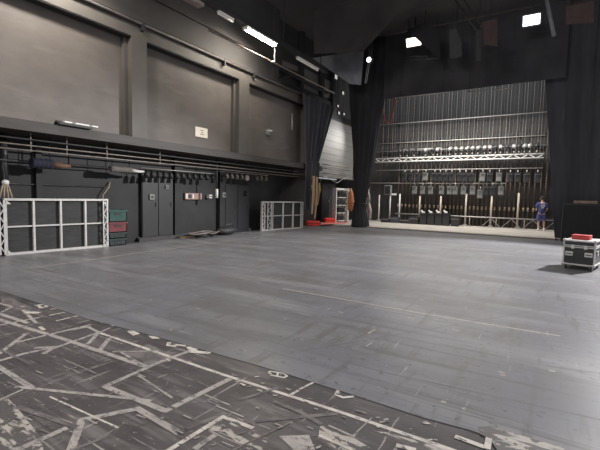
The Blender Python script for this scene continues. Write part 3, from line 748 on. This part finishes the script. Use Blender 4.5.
# posts and low rail
posts = [(379.5,195),(390.5,192),(400,194),(420,196),(441,196),(466.5,194),(492,196),(519,193)]
for k, (px, py) in enumerate(posts):
    p = on_y(px, py, D-.1); tall = ['slim white post nearest the tied black curtain','slim white post second from the tied curtain, with a short arm','white post third from the tied black curtain','pale post fourth from the tied black curtain','pale post fifth from the tied black curtain','pale post sixth from the tied black curtain','pale post two before the masking curtain','pale post beside the person in blue'][k]
    t = thing('rail_post', tall, 'post', (p.x,D-.1,.07), 0, 'pale posts before the rope wall')
    bm = nb(); tube(bm, [(0,0,0),(0,0,p.z-.07)], .05 if k>2 else .045, 8); link('post', bm, WHITE if k < 3 else mat('cream_post', (.50,.44,.36), .6), t)
    bm = nb(); box(bm, (-.1,-.1,0), (.1,.1,.12)); link('base', bm, STEEL, t)
    if k == 1:
        bm = nb(); box(bm, (0,-.04,p.z-.27), (.38,.04,p.z-.15)); link('arm', bm, WHITE, t)
t = thing('low_rail', 'long low pale rail across the foot of the rope wall', 'rail', (0,D-.25,.07))
a = on_y(395,214.5,D-.25); b = on_y(557,220.5,D-.25)
bm = nb(); tube(bm, [(a.x,0,.56),(b.x,0,.56)], .035); link('rail', bm, STEEL, t)
k = 0; x = a.x+.3
while x < b.x:
    bm = nb(); tube(bm, [(x,0,0),(x,0,.56)], .02, 6); link('upright', bm, STEEL, t); x += 1.35
bm = nb(); x = -3.0
while x < .3: bar(bm, (x,0,.02), (x+.5,0,.52), .025); bar(bm, (x+.5,0,.52), (x+1.0,0,.02), .025); x += 1.0
link('brace', bm, STEEL, t)

# spotlights on the wall
def make_spot(body, lens, boxy):
    t = bpy.data.objects.new('spotlight', None); C.objects.link(t)
    if boxy:
        bm = nb(); prism(bm, [(-.135,-.12,-.62),(.135,-.12,-.62),(.135,-.12,-.16),(-.135,-.12,-.16)], (0,.24,0)); ho = link('housing', bm, body, t, .03)
        bm = nb(); box(bm, (-.105,-.13,-.57), (.105,-.119,-.21)); link('lens', bm, lens, t)
        bm = nb(); prism(bm, [(-.12,-.13,-.17),(.12,-.13,-.17),(.12,-.24,-.13),(-.12,-.24,-.13)], (0,0,.012)); link('barn_door', bm, body, t)
    else:
        bm = nb(); tube(bm, [(0,.16,-.30),(0,.12,-.31),(0,-.12,-.38),(0,-.2,-.40)], [.05,.10,.125,.13], 10); link('housing', bm, body, t)
        bm = nb(); tube(bm, [(0,-.2,-.40),(0,-.212,-.403)], .11, 12); link('lens', bm, lens, t)
    bm = nb(); box(bm, (-.155,-.02,-.42), (-.14,.03,-.08)); box(bm, (.14,-.02,-.42), (.155,.03,-.08)); box(bm, (-.155,-.02,-.1), (.155,.03,-.08)); link('yoke', bm, FIXT, t)
    bm = nb(); tube(bm, [(0,0,.05),(0,0,-.09)], .03, 6); link('clamp', bm, STEEL, t)
    return t
sp_dark = make_spot(mat('flood_black', (.065,.067,.072), .45, var=.3), FIXT, True); sp_grey = make_spot(FIXG, mat('flood_glass', (.20,.205,.20), .3), True); sp_silv = make_spot(FIXS, LENS, False); sp_black = make_spot(FIXT, FIXT, False)
flags = {}
def put_spot(proto, px, py, label, group, sc=1.0, rz=0, flip=False, y=D-.05):
    o = proto if proto not in flags else copy_tree(proto); flags[proto] = 1
    p = on_y(px, py, y); 
    if flip: p.z = zt+.225
    o.location = p; o.rotation_euler = (PI if flip else 0, 0, rz); o.scale = (sc,)*3
    return tag(o, label, 'spotlight', group)
g1 = 'upper row of hung spotlights'; g2 = 'lower row of hung spotlights'; g3 = 'silver spotlights standing on the truss'
for px in (405,411.5,418,435,440.5,446,452,460,466,472,490,510.5,518,527,538): put_spot(sp_dark, px, 171, 'dark spotlight in the upper hung row on the rope wall', g1, 1.0)
for px in (426,483,499.5): put_spot(sp_grey, px, 170.5, 'pale grey spotlight among the dark ones in the upper hung row', g1, 1.0)
for px in (415,423,431,442,450,455.5,464,473): put_spot(sp_grey, px, 184, 'grey spotlight in the lower hung row on the rope wall', g2, 1.0)
put_spot(sp_grey, 480.5, 187.5, 'grey spotlight hung slightly lower than its row', g2, 1.0)
put_spot(sp_grey, 501.5, 184, 'last grey spotlight of the lower row, toward the person', g2, 1.0)
for px in (486.5,493): put_spot(sp_dark, px, 184, 'dark spotlight near the end of the lower hung row', g2, 1.0)
for px in (400,407,414,433): put_spot(sp_black, px, 158.5, 'dark spotlight standing on the truss near the tied curtain', g3, .92, random.uniform(-.2,.2), True, D-.15)
for px in (425,437,449.5,455.5,461,466.5,472,477.5,484,489.5,500,513.5,524,529): put_spot(sp_silv, px, 158.5, 'silver spotlight standing on the truss of the rope wall', g3, .92, random.uniform(-.25,.25), True, D-.15)
for px in (495,506.5,518.5,536): put_spot(sp_black, px, 158, 'dark spotlight between the silver ones on the truss', g3, .92, random.uniform(-.2,.2), True, D-.15)
# upright little frame between them
a = on_y(403,149.5,D); b = on_y(441,148.5,D)
t = thing('lighting_stand', 'slim pale rectangular pipe frame standing on the truss', 'stand', (a.x,D+.12,zt+.15))
hh = a.z-zt-.15
bm = nb(); tube(bm, [(0,0,0),(0,0,hh),(b.x-a.x,0,hh),(b.x-a.x,0,0)], .028, 6); link('frame', bm, STEEL, t)
# dark boxes at foot
for k, px in enumerate((423.5,431,438.5,446)):
    p = on_y(px,226,D-.7); t = thing('equipment_bin', ['black lidded bin nearest the tied curtain in the row of four','second black lidded bin of the row of four','third black lidded bin of the row of four','fourth black lidded bin, farthest along the row of four'][k], 'bin', (p.x,D-.7,.07), 0, 'black bins at the rope wall foot')
    hh = on_y(px,214.5,D-.7).z-.07
    bm = nb(); M = Matrix.Identity(4); box(bm, (-.2,-.2,0), (.2,.2,hh)); link('body', bm, FIXT, t, .03)
    bm = nb(); box(bm, (-.22,-.22,hh), (.22,.22,hh+.05)); link('lid', bm, DARK, t)
    bm = nb(); sphere(bm, (-.05,0,hh+.11), .1, (1.1,.8,.75)); sphere(bm, (-.15,.02,hh+.2), .06); link('crumpled_cloth', bm, SHOE, t)
for k, (px0, px1, pt, lab) in enumerate(((382,390,218,'low dark case behind the slim white posts'), (391,399,217,'dark blue-grey case between the second and third white posts'), (401,410,219,'low dark case just past the third white post'), (410,419,216.5,'black case beside the row of lidded bins'), (451.5,459,216,'black case standing after the lidded bins'))):
    a = on_y(px0,226,D-.6); b = on_y(px1,226,D-.6); hh = on_y(px0,pt,D-.6).z-.07
    t = thing('equipment_case', lab, 'case', ((a.x+b.x)/2,D-.6,.07)); L = b.x-a.x
    bm = nb(); box(bm, (-L/2,-.25,0), (L/2,.2,hh)); link('body', bm, FIXT if k != 1 else mat('bluegrey', (.05,.055,.07), .5), t, .02)
    bm = nb(); box(bm, (-L/2-.005,-.255,hh*.7), (L/2+.005,.205,hh*.7+.02)); link('seam_band', bm, STEEL, t)
p = on_y(387,189,D-.3); t = thing('wall_floodlight', 'boxy grey floodlight fixed high beside the second white post', 'floodlight', on_y(388,190,D-.2))
bm = nb(); box(bm, (-.22,-.1,-.3), (.22,.15,.3)); link('housing', bm, FIXG, t, .02)
bm = nb(); box(bm, (-.17,-.115,-.24), (.17,-.1,.24)); link('front_glass', bm, FIXT, t)
bm = nb(); bar(bm, (0,.15,0), (0,.99,0), .06); link('bracket', bm, BLACK, t)
t = thing('coat_stand', 'white cloths draped on a stand beside the tied black curtain', 'clothes stand', on_z(367.5,224.5,.07))
p = t.location; p2 = on_y(367,186,p.y)
bm = nb(); tube(bm, [(0,0,0),(0,0,p2.z-.07)], .03, 6); link('pole', bm, WHITE, t)
for (dx,z0,z1,r) in ((-.08,.1,1.0,.12),(.12,.3,1.3,.1),(-.18,.9,1.5,.08),(.05,1.2,1.8,.06)):
    bm = nb(); tube(bm, [(dx*.3,0,z1),(dx,0,(z0+z1)/2),(dx*1.1,0,z0)], [r*.4,r,r*.7], 8); link('cloth', bm, mat('pale_cloth', (.5,.45,.43), .8), t)

# ------------------------------------------------------------------ PERSON (seen from behind)
def skin_mesh(name, verts, edges, radii, m, parent, root=0, sub=2):
    me = bpy.data.meshes.new(name); me.from_pydata(verts, edges, []); me.materials.append(m)
    o = bpy.data.objects.new(name, me); C.objects.link(o)
    if parent: o.parent = parent
    sk = o.modifiers.new('skin', 'SKIN'); sk.use_smooth_shade = True
    lay = me.skin_vertices[0] if me.skin_vertices else None
    if lay is None:
        bm_ = bmesh.new(); bm_.from_mesh(me); bm_.verts.layers.skin.verify(); bm_.to_mesh(me); bm_.free(); lay = me.skin_vertices[0]
    for i, r in enumerate(radii):
        lay.data[i].radius = r if isinstance(r, tuple) else (r, r); lay.data[i].use_root = (i == root)
    s = o.modifiers.new('sub', 'SUBSURF'); s.levels = sub; s.render_levels = sub
    return o
pt = on_y(540.3,231.2,23.7)
t = thing('person', 'person in blue T-shirt and shorts standing with their back turned', 'person', (pt.x,23.7,.07), .25)
# local: +y away from the viewer (the way they face)
V = [(0,0,.92),(0,.0,1.08),(0,-.01,1.25),(0,-.01,1.40),(0,0,1.48),(0,.02,1.54),(0,.03,1.62),(0,.03,1.70),
     (-.19,0,1.39),(-.24,.02,1.12),(-.20,.22,1.05),(-.18,.27,1.06),          # left arm, forearm forward
     (.19,0,1.39),(.25,.01,1.12),(.21,.2,1.0),(.19,.25,1.0),                  # right arm
     (-.10,0,.84),(-.11,.02,.48),(-.11,-.02,.09),(-.115,.10,.035),
     (.10,0,.84),(.12,-.02,.48),(.13,-.06,.09),(.14,.06,.035)]
Ed = [(0,1),(1,2),(2,3),(3,4),(4,5),(5,6),(6,7),(3,8),(8,9),(9,10),(10,11),(3,12),(12,13),(13,14),(14,15),(0,16),(16,17),(17,18),(18,19),(0,20),(20,21),(21,22),(22,23)]
Rr = [(.15,.11),(.14,.10),(.16,.11),(.15,.10),.055,.052,(.078,.092),(.066,.08),.06,.044,.032,.03,.06,.044,.032,.03,.088,.058,.038,.033,.088,.058,.038,.033]
body = skin_mesh('body', V, Ed, Rr, SKIN, t)
# hands: palm with five fingers each
for sx, (hx, hy, hz) in ((-1, (-.18,.27,1.06)), (1, (.19,.25,1.0))):
    vs = [(hx,hy,hz),(hx+.0,hy+.07,hz)]; es = [(0,1)]; rs = [(.024,.034),(.022,.04)]
    for f in range(4):
        fz = hz+.03-.02*f; i = len(vs); ln = (.075,.085,.08,.062)[f]
        vs += [(hx,hy+.09,fz),(hx-sx*.012,hy+.09+ln*.55,fz-.004),(hx-sx*.04,hy+.09+ln*.9,fz-.01)]
        es += [(1,i),(i,i+1),(i+1,i+2)]; rs += [.0095,.0085,.0075]
    i = len(vs); vs += [(hx-sx*.03,hy+.035,hz+.04),(hx-sx*.05,hy+.075,hz+.06)]; es += [(0,i),(i,i+1)]; rs += [.011,.009]
    skin_mesh('hand', vs, es, rs, SKIN, t, sub=1)
# face (turned away): nose and ears
bm = nb(); sphere(bm, (0,.125,1.63), .018, (.8,1.1,1.3)); sphere(bm, (-.084,.03,1.63), .028, (.4,.8,1.2)); sphere(bm, (.084,.03,1.63), .028, (.4,.8,1.2)); link('ears_and_nose', bm, SKIN, t)
for s in (-1,1):
    bm = nb(); sphere(bm, (s*.033,.112,1.655), .013); link('eye', bm, WHITE, t)
bm = nb(); sphere(bm, (0,.113,1.585), .012, (2,.6,.5)); link('mouth', bm, mat('lip', (.4,.18,.16), .5), t)
bm = nb(); sphere(bm, (0,.012,1.685), .102, (.93,1.05,.95), 16, 12)
bmesh.ops.delete(bm, geom=[v for v in bm.verts if v.co.y > .075 and v.co.z < 1.71 or v.co.z < 1.60], context='VERTS'); link('hair', bm, HAIR, t)
shirt = skin_mesh('shirt', [(0,0,.84),(0,0,1.08),(0,-.01,1.25),(0,-.01,1.39),(0,.005,1.50),(-.20,0,1.385),(-.245,.015,1.17),(.20,0,1.385),(.25,.01,1.17)],
    [(0,1),(1,2),(2,3),(3,4),(3,5),(5,6),(3,7),(7,8)], [(.19,.145),(.18,.135),(.195,.135),(.185,.13),.085,.088,.08,.088,.08], NAVY, t)
shorts = skin_mesh('shorts', [(0,0,.96),(-.10,0,.82),(-.125,.01,.50),(.10,0,.82),(.13,-.01,.50)], [(0,1),(1,2),(0,3),(3,4)], [(.17,.13),.12,.105,.12,.105], NAVY2, t)
bm = nb(); box(bm, (-.09,-.163,1.26), (.09,-.14,1.34)); box(bm, (-.06,-.16,1.17), (.06,-.13,1.23)); link('back_print', bm, PRINT, t, .004)
for (x,y) in ((-.113,.03),(.135,-.01)):
    bm = nb(); sphere(bm, (x,y,.045), 1, (.055,.145,.05)); sphere(bm, (x,y-.07,.09), .05); link('shoe', bm, SHOE, t)

# ------------------------------------------------------------------ FLIGHT CASE
ang = math.atan2(-.11, .46); f0 = on_z(561.6,268.4); f1 = on_z(594.3,271.6)
W_ = (f1-f0).length; Dp = .95
t = thing('flight_case', 'black flight case with pale metal edges on castors', 'flight case', (f0.x,f0.y,.006), ang)
zb = .115; ztop = on_y(563,239.5,f0.y).z
bm = nb(); box(bm, (.015,.015,zb), (W_-.015,Dp-.015,ztop-.16)); link('body', bm, CASEBK, t)
bm = nb(); box(bm, (.015,.015,ztop-.145), (W_-.015,Dp-.015,ztop-.012)); li = link('lid', bm, CASEBK, t)
bm = nb(); box(bm, (.02,.02,ztop-.012), (W_-.02,Dp-.02,ztop)); link('lid_top', bm, mat('case_top', (.50,.47,.44), .5), li)
e = .03
bm = nb()
for x in (0, W_-e):
    for y in (0, Dp-e): box(bm, (x,y,zb), (x+e,y+e,ztop))
for z in (zb, ztop-.175, ztop-.135, ztop-e):
    h_ = e if z in (zb, ztop-e) else .02
    for y in (0, Dp-e): box(bm, (0,y,z), (W_,y+e,z+h_))
    for x in (0, W_-e): box(bm, (x,0,z), (x+e,Dp,z+h_))
link('edge_trim', bm, ALU, t)
for x in (.0, W_):
    for y in (.0, Dp):
        for z in (zb+.01, ztop-.01): bm = nb(); sphere(bm, (x+(.018 if x == 0 else -.018),y+(.018 if y == 0 else -.018),z), .04, u=10, v=6); link('ball_corner', bm, ALU, t)
for fx in (.20, .80):
    bm = nb(); box(bm, (W_*fx-.075,-.012,zb+.21), (W_*fx+.075,.016,zb+.31)); dish = link('handle_plate', bm, ALU, t, .004)
    bm = nb(); bar(bm, (W_*fx-.055,-.022,zb+.26), (W_*fx+.055,-.022,zb+.26), .018); link('handle', bm, FIXT, dish)
for y in (.3, .68):
    bm = nb(); box(bm, (W_-.016,y-.06,zb+.24), (W_+.012,y+.06,zb+.34)); link('handle_plate', bm, ALU, t)
for fx in (.3,.7):
    bm = nb(); box(bm, (W_*fx-.03,-.01,ztop-.2), (W_*fx+.03,.006,ztop-.11)); link('latch', bm, ALU, t)
for x in (.07, W_-.07):
    for y in (.08, Dp-.08):
        bm = nb(); tube(bm, [(x-.02,y,.05),(x+.02,y,.05)], .05, 14); w_ = link('castor', bm, FIXT, t)
        bm = nb(); box(bm, (x-.035,y-.03,.055), (x-.025,y+.03,zb)); box(bm, (x+.025,y-.03,.055), (x+.035,y+.03,zb)); box(bm, (x-.045,y-.045,zb-.015), (x+.045,y+.045,zb)); link('fork', bm, STEEL, w_)
R_ = Matrix.Rotation(ang, 4, 'Z')
pp = Vector((f0.x,f0.y,.006)) + R_ @ Vector((.16,.28,ztop))
t = thing('red_box', 'small red box lying on the flight case', 'box', pp, ang-.05)
bm = nb(); box(bm, (-.06,0,.0), (.30,.24,.075)); link('base', bm, RED, t, .008)
bm = nb(); box(bm, (-.065,-.005,.077), (.305,.245,.11)); link('lid', bm, RED, t, .008)

# black covered block on the far side, with boards
a = on_y(561,237,19.0); b = on_y(561,203.5,19.0)
t = thing('covered_block', 'large black covered block behind the flight case', 'cabinet', (a.x,19.0,.006))
bm = nb(); box(bm, (0,0,0), (2.6,.55,b.z)); link('body', bm, mat('cover_black', (.02,.02,.022), .8), t, .02)
bm = nb(); box(bm, (-.01,-.01,b.z-.05), (2.61,.56,b.z+.01)); link('top_cover', bm, DARK, t)
a2 = on_y(574,202,19.1); 
bm = nb(); box(bm, (a2.x,19.05,b.z+.018), (a2.x+.75,19.4,b.z+.13)); solo('cardboard_box', bm, CARD, 'flat tan cardboard box lying on the black covered block', 'box', bevel=.005)
bm = nb(); p = on_y(556.5,236,19.3); tube(bm, [(p.x,19.2,.03),(p.x,19.6,.03)], .05); solo('pipe_end', bm, BLACK, 'short black pipe end at the corner of the pale floor', 'pipe')

# ------------------------------------------------------------------ OVERHEAD RIG
def flood(px, py, Y, w, h, m_, label, tilt=.5):
    p = on_y(px, py, Y); t = thing('work_light', label, 'work light', p)
    bm = nb(); M = Matrix.Rotation(tilt, 4, 'X'); box(bm, (-w/2,0,-h/2), (w/2,.02,h/2), M); link('lamp_face', bm, m_, t)
    bm = nb(); box(bm, (-w/2-.06,.02,-h/2-.06), (w/2+.06,.3,h/2+.06), M); link('housing', bm, FIXT, t)
    bm = nb(); tube(bm, [(0,.15,0),(0,.15,9.58-p.z)], .03, 6); link('hanger', bm, PIPED, t)
flood(413.5, 42, 17.8, .62, .34, LAMPON, 'warm bright work light hanging high over the border curtain')
flood(531.5, 20, 17.8, .56, .36, LAMPCO, 'cool bright work light hanging high toward the pale pole', .3)
a = [on_y(x,y,17.5) for x,y in ((407,30),(440,60),(440,30),(425,22))]
bm = nb(); prism(bm, a, (0,.02,0)); 
tube(bm, [a[3],(a[3].x,17.5,9.6)], .02, 6); solo('black_flag', bm, DRAPE, 'black triangular flag masking the warm work light', 'cloth')
a = on_y(369.5,55,17.2)
t = thing('hung_spotlight', 'small bright spotlight hung beside the grey triangular cloth', 'spotlight', on_y(371,60,17.2))
bm = nb(); tube(bm, [(0,.2,.02),(0,0,0),(0,-.12,-.02)], [.08,.14,.15], 10); link('housing', bm, FIXT, t)
bm = nb(); tube(bm, [(-.05,-.13,-.02),(-.05,-.14,-.02)], .11, 12); link('lens', bm, LAMPCO, t)
bm = nb(); tube(bm, [(0,.1,.1),(0,.1,9.58-t.location.z)], .02, 6); link('hanger', bm, BLACK, t)
# added glowing panels standing in for pale ceiling gaps at gallery end
for k, (px, py, s) in enumerate(((336,77,.12),(343,93,.09),(338,106,.06),(339,113,.08),(344,114,.06))):
    p = on_x(px, py, -9.4); t = thing('small_lamp', ['topmost small lamp above the gallery rail end','small square lamp just below the gallery rail end','small lamp halfway down beside the tied curtain','small lamp over the slanting drape top, one of a pair','small lamp nearest the tied curtain, lowest of the cluster'][k], 'lamp', p, 0, 'small lamps at the gallery end')
    bm = nb(); box(bm, (-.08,-s-.02,-s-.02), (0,s+.02,s+.02)); link('housing', bm, BLACK, t)
    bm = nb(); box(bm, (0,-s,-s*.8), (.015,s,s*.8)); link('lens', bm, mat('lamp_faint', (.8,.8,.8), .4, emit=(1,.97,.92), estr=.45), t)
    bm = nb(); tube(bm, [(-.04,0,s),(-.04,0,9.58-p.z)], .012, 6); link('hang_line', bm, BLACK, t)
# hanging boards, poles in the upper flies
def flyboard(pts, Y, m_, label, name='hanging_board'):
    P = [on_y(x,y,Y) for x,y in pts]; top = max(p.z for p in P); cxm = sum(p.x for p in P)/len(P)
    t = thing(name, label, 'board', (cxm,Y,top)); o0 = t.location.copy()
    bm = nb(); prism(bm, [p-o0 for p in P], (0,.06,0)); link('panel', bm, m_, t)
    bm = nb(); tube(bm, [(0,.03,-.05),(0,.03,9.58-top)], .015, 6); link('hang_line', bm, BLACK, t)
flyboard(((482,22),(497,18),(497,46),(484,44)), 16, PINKSH, 'dusty red board hanging in the flies between the two work lights')
flyboard(((476,30),(481,29),(481,60),(476,60)), 16.2, DARK, 'narrow dark board hanging beside the dusty red board')
flyboard(((566,6),(594,1),(594,22),(566,24)), 15, PINKSH, 'wide dusty red board hanging beyond the pale pole')
flyboard(((449,30),(456,28),(462,44),(462,56),(450,58)), 17.6, mat('grey_panel', (.07,.07,.072), .7), 'small grey panel hanging between the flag and dusty red board')
a = on_y(545,-8,15.5); b = on_y(554,36,15.5)
bm = nb(); tube(bm, [a,b], .06); solo('hanging_pole', bm, mat('pale_pole', (.22,.22,.23), .5), 'pale slanting pole hanging beside the cool work light', 'pole')
for k,(x0,y0,x1,y1,lab) in enumerate(((455,0,480,36,'slanting dark cable nearest the dusty red board'),(464,0,486,34,'second slanting dark cable beside the first in the flies'),(405,57,428,56,'thin pale pipe just under the warm work light'),(405,61,440,58,'longer thin pale pipe below the warm work light'),(449,55,463,53,'thin pale pipe under the small grey hanging panel'))):
    Yk = 17.0 if k<2 else 17.9+.08*(k-2); a = on_y(x0,y0,Yk); b = on_y(x1,y1,Yk); t = thing('fly_pipe', lab, 'pipe', a)
    bm = nb(); tube(bm, [(0,0,0), b-a], .022, 6); link('pipe', bm, PIPED, t)
    for q in (.1,.9):
        bm = nb(); c_ = (b-a)*q; tube(bm, [c_, (c_.x,0,9.58-a.z)], .008, 5); link('hang_line', bm, BLACK, t)
a = on_y(560,60,19.4); 
for k,(px,y1,lab) in enumerate(((561.5,128,'thin hanging line in front of the masking curtain, nearer the rope wall'),(588,140,'thin hanging line in front of the masking curtain, above the cardboard box'))):
    p = on_y(px,y1,19.3); bm = nb(); tube(bm, [(p.x+.05,19.3,9.55),(p.x+.04,19.3,p.z+.3),(p.x-.05,19.3,p.z)], .015, 6); solo('hanging_line', bm, PIPED, lab, 'rope')
bm = nb(); p = on_x(293.5,121,-10.1); tube(bm, [(-10.18,p.y,p.z+.35),(-10.18,p.y,p.z-.4)], .03); solo('wall_strip_lamp', bm, FIXS, 'slim pale upright strip lamp on the wall pillar past the far panel', 'lamp')
p = on_x(268,132,XR+.05); t = thing('wall_hook_lamp', 'small grey hook lamp high on the far wall panel', 'lamp', (XR,p.y,p.z))
bm = nb(); box(bm, (0,-.1,-.12), (.1,.1,.12)); link('plate', bm, FIXG, t)
bm = nb(); bar(bm, (.1,-.05,.05), (.25,.05,.05), .05); link('arm', bm, FIXS, t)

# ------------------------------------------------------------------ LIGHT
def area(name, loc, target, sx, sy, power, col=(1,1,1), spread=PI):
    l = bpy.data.lights.new(name, 'AREA'); l.shape = 'RECTANGLE'; l.size = sx; l.size_y = sy; l.energy = power; l.color = col; l.spread = spread
    o = bpy.data.objects.new(name, l); C.objects.link(o); o.location = loc
    o.rotation_euler = (Vector(target)-Vector(loc)).to_track_quat('-Z', 'Y').to_euler(); return o
def spot(name, loc, target, angle, power, col=(1,1,1), blend=.4, r=.2):
    l = bpy.data.lights.new(name, 'SPOT'); l.spot_size = angle; l.spot_blend = blend; l.energy = power; l.color = col; l.shadow_soft_size = r
    o = bpy.data.objects.new(name, l); C.objects.link(o); o.location = loc
    o.rotation_euler = (Vector(target)-Vector(loc)).to_track_quat('-Z', 'Y').to_euler(); return o
spot('side_flood', (5.6,18.6,7.6), (-2.0,11.0,0), math.radians(60), 14500, (1,.98,.98), .45, .05)
spot('cross_flood', (6.5,14,8.0), (-10,9,3.5), math.radians(60), 700, (1,.97,.94), .6, .3)
area('house_light', (-5,-5,8.5), (-5,4,0), 5, 3, 700, (1,.96,.93))  # unseen broad fill added to brighten the near floor
area('stage_work_light', (-3,9,9.3), (-3,9,0), 3, 3, 130, (1,.96,.93), math.radians(130))  # unseen overhead fill added for the stage floor
area('backstage_light', (-4.2,22.6,6.3), (-4.2,22.9,0), 7, .8, 560, (1,.94,.87))
area('grid_light', (-4.2,21.2,9.3), (-4.2,24.9,6.5), 7, .8, 330, (.93,.96,1))  # unseen light added to lift the dark top of the rope wall
area('tube_glow', (-8.95,11.6,7.12), (-10.2,11.0,4.8), 1.6, .15, 115, (1,.9,.76))
area('tube_glow', (-8.95,5.0,7.2), (-10.2,4.6,4.8), 1.6, .15, 190, (1,.92,.82))
area('corner_light', (-9.4,22.5,5.4), (-10.7,19.5,4.4), 1, .6, 55, (1,.97,.94), math.radians(120))
w = bpy.data.worlds.new('world'); bpy.context.scene.world = w; w.use_nodes = True
bg = w.node_tree.nodes['Background']; bg.inputs['Color'].default_value = (.93,.95,1,1); bg.inputs['Strength'].default_value = .38

# ------------------------------------------------------------------ CAMERA
cam = bpy.data.cameras.new('camera'); co = bpy.data.objects.new('camera', cam); C.objects.link(co)
cam.sensor_width = 36; cam.lens = F/600*36; cam.clip_end = 200
co.matrix_world = Matrix(((RX.x,-DN.x,-FW.x,0),(RX.y,-DN.y,-FW.y,0),(RX.z,-DN.z,-FW.z,EYE),(0,0,0,1)))
S = bpy.context.scene; S.camera = co
S.view_settings.view_transform = 'Standard'; S.view_settings.look = 'None'; S.view_settings.exposure = 0
